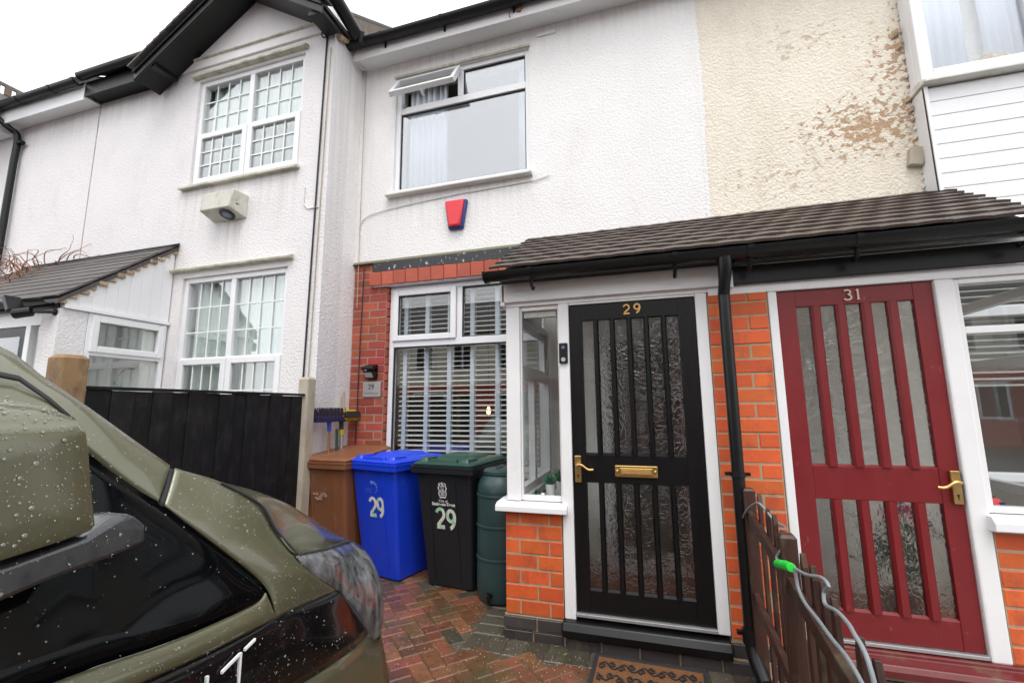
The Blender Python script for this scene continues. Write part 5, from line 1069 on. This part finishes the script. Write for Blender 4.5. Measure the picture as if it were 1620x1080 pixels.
for (x, y, rz) in ((-.62, -1.24, .3), (-.55, -1.31, 1.2), (-.22, -1.27, 2.0), (-.86, -1.08, .6), (-1.02, -.98, 1.9), (-.98, -1.22, .2)):
    b = MB(); b._add([(-.016, 0, .004), (0, -.007, .007), (.018, 0, .005), (0, .007, .008), (0, 0, .003)], [(0, 1, 3), (1, 2, 3), (0, 4, 1), (1, 4, 2), (2, 4, 3), (3, 4, 0)]); b.xf(Matrix.Translation((x, y, .003)) @ Matrix.Rotation(rz, 4, 'Z'))
    tag(b.build('fallen_leaf', random.choice(['twig', 'wood'])), 'small dry fallen leaf on the grey paving by the porch', 'leaf', 'fallen leaves by the porch')

# ================================================================== CAR
def carpaint(name, col):
    m, nt, b = nmat(name); v = wpos(nt)
    n = noise_(nt, wpos(nt, (2, 2, .6)), 9, 5, .6); h = nd(nt, 'ShaderNodeHueSaturation'); h.inputs['Color'].default_value = (*col, 1)
    nt.links.new(math_(nt, 'ADD', math_(nt, 'MULTIPLY', math_(nt, 'SUBTRACT', n, .5), .14), 1.0), h.inputs['Value']); nt.links.new(h.outputs[0], b.inputs['Base Color'])
    b.inputs['Metallic'].default_value = .35; b.inputs['Roughness'].default_value = .42
    b.inputs['Coat Weight'].default_value = .9
    nt.links.new(math_(nt, 'ADD', math_(nt, 'MULTIPLY', n, .16), .03), b.inputs['Coat Roughness'])
    return m
M['paint'] = carpaint('olive_car_paint', (.104, .102, .056))
M['gloss'] = pm('gloss_black_trim', (.003, .003, .0035), .18, coat=.25, spec=.3, ns=20, na=.2, rv=.08)
M['carglass'] = pm('dark_privacy_glass', (.002, .0025, .003), .07, spec=.13, ns=15, na=.1, rv=.04)
M['lampin'] = pm('lamp_reflector', (.34, .35, .36), .4, metal=.2, ns=26, na=.6, bs=50, bstr=.5)
m_, nt_, b_ = nmat('hazy_lamp_lens'); b_.inputs['Roughness'].default_value = .16; b_.inputs['Coat Weight'].default_value = .5
hz = noise_(nt_, wpos(nt_, (1, 1, .6)), 16, 5, .65, .6); nt_.links.new(mixc(nt_, ramp_(nt_, hz, .38, .64), (.035, .037, .04), (.34, .35, .36)), b_.inputs['Base Color'])
t_ = nt_.nodes.new('ShaderNodeBsdfTransparent'); x_ = nt_.nodes.new('ShaderNodeMixShader'); x_.inputs[0].default_value = .58
nt_.links.new(t_.outputs[0], x_.inputs[1]); nt_.links.new(b_.outputs[0], x_.inputs[2]); nt_.links.new(x_.outputs[0], nt_.nodes['Material Output'].inputs[0]); M['lamplens'] = m_
M['lamplens_clear'] = glass('lamp_lens', (.85, .87, .89), 1.6, .22, 12, .3)
m_, nt_, b_ = nmat('water_drop'); b_.inputs['Base Color'].default_value = (.66, .65, .56, 1); b_.inputs['Transmission Weight'].default_value = .72; b_.inputs['Roughness'].default_value = .05; b_.inputs['IOR'].default_value = 1.33; M['drop'] = m_  # pale milky body colour stands in for bright glints of sky in the drops
CAR = thing('parked_car', 'olive green car covered in raindrops with folded mirror, nose toward the bins', 'car', (-1.98, -4.2, 0))
XC = -1.98
def mir(c): return [(2*XC-p[0], p[1], p[2]) for p in c]
SURF = []
def resample_y(pts, n):          # stations at even steps of y, so that facing curves pair up
    pts = [Vector(p) for p in pts]; y0, y1 = pts[0].y, pts[-1].y; out = []
    for i in range(n):
        t = i/(n-1); t = 1-(1-t)**2.2; y = y0+(y1-y0)*t
        for a, b in zip(pts, pts[1:]):
            if (a.y-y)*(b.y-y) <= 0 and abs(b.y-a.y) > 1e-9: out.append(a.lerp(b, (y-a.y)/(b.y-a.y))); break
        else: out.append(pts[-1].copy())
    return out
def patch(name, A, B, m, nu=28, nv=8, bulge=(0, 0, 0), parent=CAR, both=True, solid=.004, drops=0, lift=0, by=None):
    for sd_ in ((0, 1) if both else (0,)):
        rs_ = resample_y if by else resample; a = rs_(smooth_curve(A), nu); c = rs_(smooth_curve(B), nu); bv = Vector(bulge); rows = []
        for j in range(nv):
            t = j/(nv-1); s = 4*t*(1-t); rows.append([a[i].lerp(c[i], t)+bv*s*min(1, 4*(i+.5)/nu, 4*(nu-i-.5)/nu)+Vector((lift, 0, 0)) for i in range(nu)])
        if sd_: rows = [[Vector((2*XC-p.x, p.y, p.z)) for p in r] for r in rows]
        mb = MB(); mb.loft(rows, False, False)
        ob = mb.build(name, m, parent, smooth=True); md = ob.modifiers.new('s', 'SOLIDIFY'); md.thickness = solid; md.offset = 0
        if drops and not sd_: SURF.append((mb, drops))
        if not sd_: first = ob
    return first
BT = [(-1.112, -5.6, .93), (-1.107, -3.63, .903), (-1.104, -3.395, .883), (-1.102, -3.245, .87), (-1.101, -3.03, .861), (-1.100, -2.95, .856), (-1.12, -2.724, .826)]
BB_ = [(-1.09, -5.6, .72), (-1.086, -3.287, .674), (-1.084, -2.924, .631), (-1.088, -2.766, .612), (-1.125, -2.58, .575), (-1.168, -2.447, .552)]
WL = [(-1.13, -5.6, 1.0), (-1.124, -3.578, .964), (-1.121, -3.477, .954), (-1.115, -3.365, .938), (-1.113, -3.242, .929), (-1.112, -3.10, .926), (-1.117, -3.06, .942)]
WU = [(-1.37, -5.6, 1.47), (-1.358, -3.475, 1.424), (-1.313, -3.414, 1.355), (-1.245, -3.308, 1.24), (-1.18, -3.202, 1.119), (-1.135, -3.095, .999), (-1.117, -3.06, .942)]
PS = [(-1.60, -5.6, 1.69), (-1.571, -3.507, 1.648), (-1.49, -3.465, 1.575), (-1.403, -3.404, 1.493), (-1.345, -3.325, 1.405), (-1.296, -3.249, 1.326)]
PL = [(-1.375, -5.6, 1.475), (-1.362, -3.475, 1.43), (-1.32, -3.414, 1.36), (-1.285, -3.36, 1.295), (-1.247, -3.306, 1.243)]
patch('window', WU, WL, 'carglass', 60, 10, (.016, 0, 0), drops=420, lift=-.006, by='y')
patch('pillar', PS, PL, 'paint', 46, 8, (.012, 0, .012), drops=900, by='y')
DK = [(-1.47, -5.6, 1.585), (-1.464, -3.546, 1.573), (-1.431, -3.501, 1.529), (-1.393, -3.46, 1.48), (-1.375, -3.445, 1.452)]
patch('door_seal', [(p[0]+.012, p[1], p[2]+.006) for p in DK], [(p[0]+.016, p[1], p[2]-.007) for p in DK], 'rubber', 30, 3, (.004, 0, .002), lift=.004)
FA = [(-1.242, -3.292, 1.230), (-1.18, -3.198, 1.119), (-1.136, -3.088, .999), (-1.117, -3.052, .945), (-1.105, -3.04, .905), (-1.101, -3.03, .861)]
FB = [(-1.289, -3.238, 1.318), (-1.274, -3.185, 1.291), (-1.257, -3.126, 1.262), (-1.21, -3.022, 1.178), (-1.168, -2.992, 1.093), (-1.128, -2.938, 1.005), (-1.11, -2.869, .93), (-1.12, -2.724, .826)]
patch('wing', FA, FB, 'paint', 40, 14, (.010, 0, .006), drops=820)
patch('pillar_seam', [(-1.302, -3.252, 1.322), (-1.27, -3.277, 1.272), (-1.250, -3.304, 1.236)], [(-1.286, -3.232, 1.310), (-1.256, -3.258, 1.262), (-1.238, -3.288, 1.224)], 'rubber', 8, 3, lift=-.006)
patch('shoulder', WL, BT[:5], 'paint', 44, 8, (.014, 0, 0), drops=620, by='y')
patch('side_band', BT, BB_, 'gloss', 50, 8, (.012, 0, 0), drops=1000, by='y')
patch('side_panel', [(p[0]-.002, p[1], p[2]-.003) for p in BB_] + [(-1.18, -2.393, .497), (-1.205, -2.30, .46), (-1.222, -2.255, .432)], [(-1.11, -5.6, .22), (-1.105, -3.6, .22), (-1.10, -2.9, .22), (-1.13, -2.5, .23), (-1.18, -2.25, .25)], 'paint', 40, 8, (.02, 0, 0), drops=120)
# bonnet
ED = [(-1.289, -3.232, 1.312), (-1.254, -3.12, 1.260), (-1.207, -3.012, 1.176), (-1.163, -2.984, 1.093), (-1.124, -2.930, 1.008), (-1.17, -2.737, .968), (-1.27, -2.53, .92), (-1.36, -2.341, .875)]
CE = [(XC, -3.10, 1.27), (XC, -2.9, 1.235), (XC, -2.7, 1.19), (XC, -2.5, 1.115), (XC, -2.34, 1.02), (XC, -2.22, .92), (XC, -2.17, .87)]
a = resample(smooth_curve(ED), 34); c = resample(smooth_curve(CE), 34); rows = []
for j in range(25):
    t = j/24; s = 1-abs(1-2*t); e = 1-(1-s)**2.2; row = []
    for i in range(34):
        q = a[i]; x = q.x+(XC-q.x)*s if t <= .5 else 2*XC-(q.x+(XC-q.x)*s)
        row.append(Vector((x, q.y+(c[i].y-q.y)*e, q.z+(c[i].z-q.z)*e)))
    rows.append(row)
mb = MB(); mb.loft(rows, False, False); bo = mb.build('bonnet', 'paint', CAR, smooth=True); md = bo.modifiers.new('s', 'SOLIDIFY'); md.thickness = .006; md.offset = 0
hb = MB(); hb.loft(rows[:8], False, False); SURF.append((hb, 600))
patch('bonnet_gap', [(p[0]+.006, p[1]+.004, p[2]-.010) for p in ED[1:5]], [(p[0]-.012, p[1]+.004, p[2]-.02) for p in ED[1:5]], 'rubber', 20, 3)
for sg in (0, 1):  # raised black beads stand in for the shade inside the shut gaps
    gp = smooth_curve([(p[0]+.002, p[1]+.001, p[2]+.001) for p in ED[1:5]], 6); gp2 = smooth_curve([(p[0], p[1]+.003, p[2]-.004) for p in ED[4:8]], 6)
    if sg: gp = mir(gp); gp2 = mir(gp2)
    b = MB(); b.tube(gp, .0042, 6); b.build('shut_line', 'rubber', CAR, smooth=True)
    b = MB(); b.tube(gp2, .0085, 6); b.build('lamp_gap', 'rubber', CAR, smooth=True)
# windscreen, roof, cowl, front, rear
def span(name, A, m, bul, nv=15, nu=16, ctr=None):
    a = resample(smooth_curve(A), nu); rows = []
    for j in range(nv):
        t = j/(nv-1); s = 4*t*(1-t); rows.append([Vector((p.x+(2*XC-2*p.x)*t, p.y+bul[1]*s, p.z+bul[2]*s)) for p in a])
    mb = MB(); mb.loft(rows, False, False); ob = mb.build(name, m, CAR, smooth=True); md = ob.modifiers.new('s', 'SOLIDIFY'); md.thickness = .006; md.offset = 0; return ob
span('windscreen', [(-1.585, -3.515, 1.643), (-1.50, -3.468, 1.57), (-1.41, -3.404, 1.488), (-1.352, -3.325, 1.40), (-1.30, -3.245, 1.312)], 'carglass', (0, .10, -.01))
span('roof', [(-1.60, -6.0, 1.62), (-1.60, -5.4, 1.69), (-1.60, -4.5, 1.69), (-1.575, -3.515, 1.648)], 'paint', (0, .03, .02))
span('tailgate', [(-1.60, -6.0, 1.62), (-1.30, -6.35, 1.05), (-1.2, -6.4, .5), (-1.2, -6.3, .25)], 'paint', (0, -.06, .0))
patch('rear_quarter', [(-1.60, -6.0, 1.62), (-1.30, -6.35, 1.05), (-1.2, -6.4, .5), (-1.2, -6.3, .25)], [(-1.48, -5.6, 1.58), (-1.13, -5.6, 1.0), (-1.09, -5.6, .6), (-1.11, -5.6, .22)], 'paint', 16, 6)
FE = [(-1.36, -2.341, .870), (-1.33, -2.269, .821), (-1.28, -2.233, .709), (-1.24, -2.237, .562), (-1.222, -2.25, .436), (-1.18, -2.25, .25)]
FC = [(XC, -2.17, .865), (XC, -2.10, .80), (XC, -2.07, .70), (XC, -2.05, .56), (XC, -2.06, .43), (XC, -2.1, .25)]
a = resample(smooth_curve(FE), 20); c = resample(smooth_curve(FC), 20); rows = []
for j in range(25):
    t = j/24; s = 1-abs(1-2*t); e = 1-(1-s)**2; row = []
    for i in range(20):
        q = a[i]; x = q.x+(XC-q.x)*s if t <= .5 else 2*XC-(q.x+(XC-q.x)*s); row.append(Vector((x, q.y+(c[i].y-q.y)*e-.006, q.z+(c[i].z-q.z)*e)))
    rows.append(row)
mb = MB(); mb.loft(rows, False, False); ob = mb.build('front_bumper', 'paint', CAR, smooth=True); md = ob.modifiers.new('s', 'SOLIDIFY'); md.thickness = .01; md.offset = -1
b = MB(); b.box(-2.4, -1.56, -2.075, -2.03, .34, .52); b.build('grille', 'rubber', CAR, bevel=.01)
# lamps
LA = [(-1.12, -2.941, 1.005), (-1.108, -2.869, .928), (-1.118, -2.719, .822), (-1.138, -2.571, .692), (-1.168, -2.442, .550), (-1.18, -2.393, .499)]
LC = [(-1.12, -2.941, 1.007), (-1.17, -2.737, .966), (-1.27, -2.53, .916), (-1.36, -2.341, .872), (-1.33, -2.262, .821), (-1.28, -2.225, .709), (-1.24, -2.229, .562), (-1.2, -2.30, .488), (-1.18, -2.39, .497)]
patch('headlight', LA, LC, 'lamplens', 26, 10, (.03, .018, .01), drops=60)
patch('lamp_housing', [(p[0]-.03, p[1]-.01, p[2]) for p in LA], [(p[0]-.02, p[1]-.03, p[2]) for p in LC], 'lampin', 26, 10, (-.03, -.03, 0))
patch('light_bar', [(-1.235, -2.42, .80), (-1.225, -2.37, .70), (-1.215, -2.35, .58)], [(-1.275, -2.33, .80), (-1.26, -2.30, .70), (-1.23, -2.31, .58)], pm('amber_pink_reflector', (.42, .22, .19), .3, ns=60, na=.3), 10, 4, (.01, .01, 0))
for (y, s) in ((-3.12, 1), (-5.55, 1)):
    for x in (-1.13, 2*XC+1.13):
        b = MB(); b.tube([(x-.11, y, .33), (x+.035, y, .33)], .33, 36); wl = b.build('wheel', 'rubber', CAR, bevel=.03)
        b = MB(); b.tube([(x-.115, y, .33), (x+.04, y, .33)], .22, 30); b.build('rim', 'steel', wl, bevel=.01)
# folded mirror
MH = [(-3.90, 1.485), (-3.80, 1.497), (-3.72, 1.499), (-3.685, 1.496), (-3.655, 1.486), (-3.633, 1.468), (-3.619, 1.44), (-3.612, 1.41), (-3.60, 1.34), (-3.589, 1.285), (-3.585, 1.266), (-3.592, 1.257), (-3.64, 1.249), (-3.72, 1.240), (-3.85, 1.235), (-3.93, 1.26), (-3.95, 1.38), (-3.93, 1.46)]
cyz = Vector((-3.77, 1.37))
def mring(x, s, dz=0): return [(x, cyz.x+(y-cyz.x)*s, cyz.y+(min(z, 1.499-dz)-cyz.y)*s) for y, z in MH]
mb = MB(); mb.loft([mring(-1.17, .93), mring(-1.15, .98), mring(-1.10, 1.0), mring(-1.06, 1.0, .006), mring(-1.035, .998, .018), mring(-1.016, .995, .036), mring(-1.010, .988, .043), mring(-1.004, .965, .044), mring(-.999, .85, .044), mring(-.997, .5, .044)])
MR = mb.build('wing_mirror', 'paint', CAR, smooth=True); SURF.append((mb, 2600))

b = MB(); b.loft([[(x, y, z+dz) for (y, z, dz) in ((-3.93, 1.238, o1), (-3.70, 1.243, o1), (-3.592, 1.258, o1), (-3.55, 1.278, o1), (-3.515, 1.272, 0), (-3.488, 1.245, 0), (-3.482, 1.205, 0), (-3.55, 1.195, 0), (-3.64, 1.185, 0), (-3.75, 1.165, 0), (-3.95, 1.14, 0))] for x, o1 in ((-1.02, -.012), (-1.006, -.022), (-1.02, -.012))][:1] + [[(x, -3.70+(y+3.70)*s, 1.215+(z-1.215)*s) for (y, z) in ((-3.93, 1.226), (-3.70, 1.231), (-3.592, 1.246), (-3.55, 1.272), (-3.515, 1.270), (-3.488, 1.245), (-3.482, 1.205), (-3.55, 1.195), (-3.64, 1.185), (-3.75, 1.165), (-3.95, 1.14))] for x, s in ((-1.03, 1.0), (-1.10, 1.0), (-1.20, .9), (-1.27, .7))])
arm_ = b; b.build('mirror_arm', pm('mirror_base_plastic', (.024, .026, .030), .3, coat=.7, ns=20, na=.25), CAR, bevel=.012, smooth=True); SURF.append((b, 700))
# white lettering strokes on the black side band
def seg(pts, wd, name='lettering'):
    b = MB(); rings = []
    for (y, z) in pts: rings.append([(-1.077, y, z+wd/2), (-1.077, y, z-wd/2), (-1.084, y, z-wd/2), (-1.084, y, z+wd/2)])
    b.loft(rings); b.build(name, 'print', CAR)
def vseg(y, z0, z1, wd):
    b = MB(); b.box(-1.084, -1.0768, y-wd/2, y+wd/2, z0, z1); b.build('lettering', 'print', CAR)
vseg(-3.262, .70, .828, .0065); vseg(-3.168, .68, .836, .0065); seg([(-3.222, .815), (-3.1715, .8325)], .0065); seg([(-3.155, .837), (-3.122, .848)], .0065)
# raindrops
dm = MB()
def dome(p, nrm_, r, el):
    t = nrm_.orthogonal().normalized(); u = nrm_.cross(t); k6 = [(t*math.cos(a)+u*math.sin(a)) for a in (0, 1.047, 2.094, 3.1416, 4.189, 5.236)]
    v0 = [p+k*r for k in k6]; v1 = [p+k*r*.70+nrm_*r*.34*el for k in k6]; top = p+nrm_*r*.48*el
    dm._add(v0+v1+[top], [(i, (i+1) % 6, 6+(i+1) % 6, 6+i) for i in range(6)]+[(6+i, 6+(i+1) % 6, 12) for i in range(6)])
rng = random.Random(5)
for mb, cnt in SURF:
    tris = []
    for f in mb.f:
        P = [mb.v[i] for i in f]
        for i in range(1, len(P)-1):
            nn = (P[i]-P[0]).cross(P[i+1]-P[0]); A = nn.length/2
            c3 = (P[0]+P[i]+P[i+1])/3
            if A > 1e-9 and c3.y > -3.95 and c3.x > -1.65: tris.append((P[0], P[i], P[i+1], nn.normalized(), A))
    tot = sum(t[4] for t in tris); acc = []; s = 0
    for t in tris: s += t[4]; acc.append(s)
    import bisect
    for k in range(cnt):
        t = tris[min(bisect.bisect(acc, rng.uniform(0, tot)), len(tris)-1)]; u, v = rng.random(), rng.random()
        if u+v > 1: u, v = 1-u, 1-v
        p = t[0]+(t[1]-t[0])*u+(t[2]-t[0])*v; n_ = t[3]
        if n_.dot(Vector((1, -.2, .6))) < 0: n_ = -n_
        r = min(.0048, .0007+rng.expovariate(1/.00068)); dome(p+n_*.0016, n_, r, 1)
tag(dm.build('raindrops', 'drop', CAR, smooth=True), None, None, kind='stuff')

# ================================================================== HOUSES ACROSS THE STREET (seen mirrored in the windows)
for k in range(7):
    x0 = -17+k*4.6; T = thing('terraced_house', 'cream and brick house across the street, seen only as a reflection', 'house', (x0+2.3, -17, 0), 'terrace across the street')
    b = MB(); b.box(x0, x0+4.58, -22, -17, -.1, 2.7); b.build('lower_wall', 'brick_r', T)
    b = MB(); b.box(x0, x0+4.58, -22, -17.02, 2.701, 5.4); b.build('upper_wall', 'cream', T)
    b = MB(); b.ex([(-16.7, 5.35), (-19.5, 7.6), (-22.2, 5.35)], x0, x0+4.58); b.build('roof', 'slate', T)
    for (a, c, z0, z1) in ((.5, 1.6, 3.4, 4.8), (2.7, 3.8, 3.4, 4.8), (.4, 2.3, .9, 2.3)):
        f = MB(); f.box(x0+a, x0+c, -16.99, -16.94, z0, z1); wq = f.build('window', 'upvc', T)
        f = MB(); f.box(x0+a+.1, x0+(a+c)/2-.05, -16.939, -16.93, z0+.1, z1-.1); f.box(x0+(a+c)/2+.05, x0+c-.1, -16.939, -16.93, z0+.1, z1-.1); f.build('pane', 'carglass', wq)
    b = MB(); b.box(x0+3.0, x0+3.9, -16.99, -16.94, 0, 2.1); b.build('door', ['redwood', 'blackwood', 'bin_bl', 'lid_g'][k % 4], T)
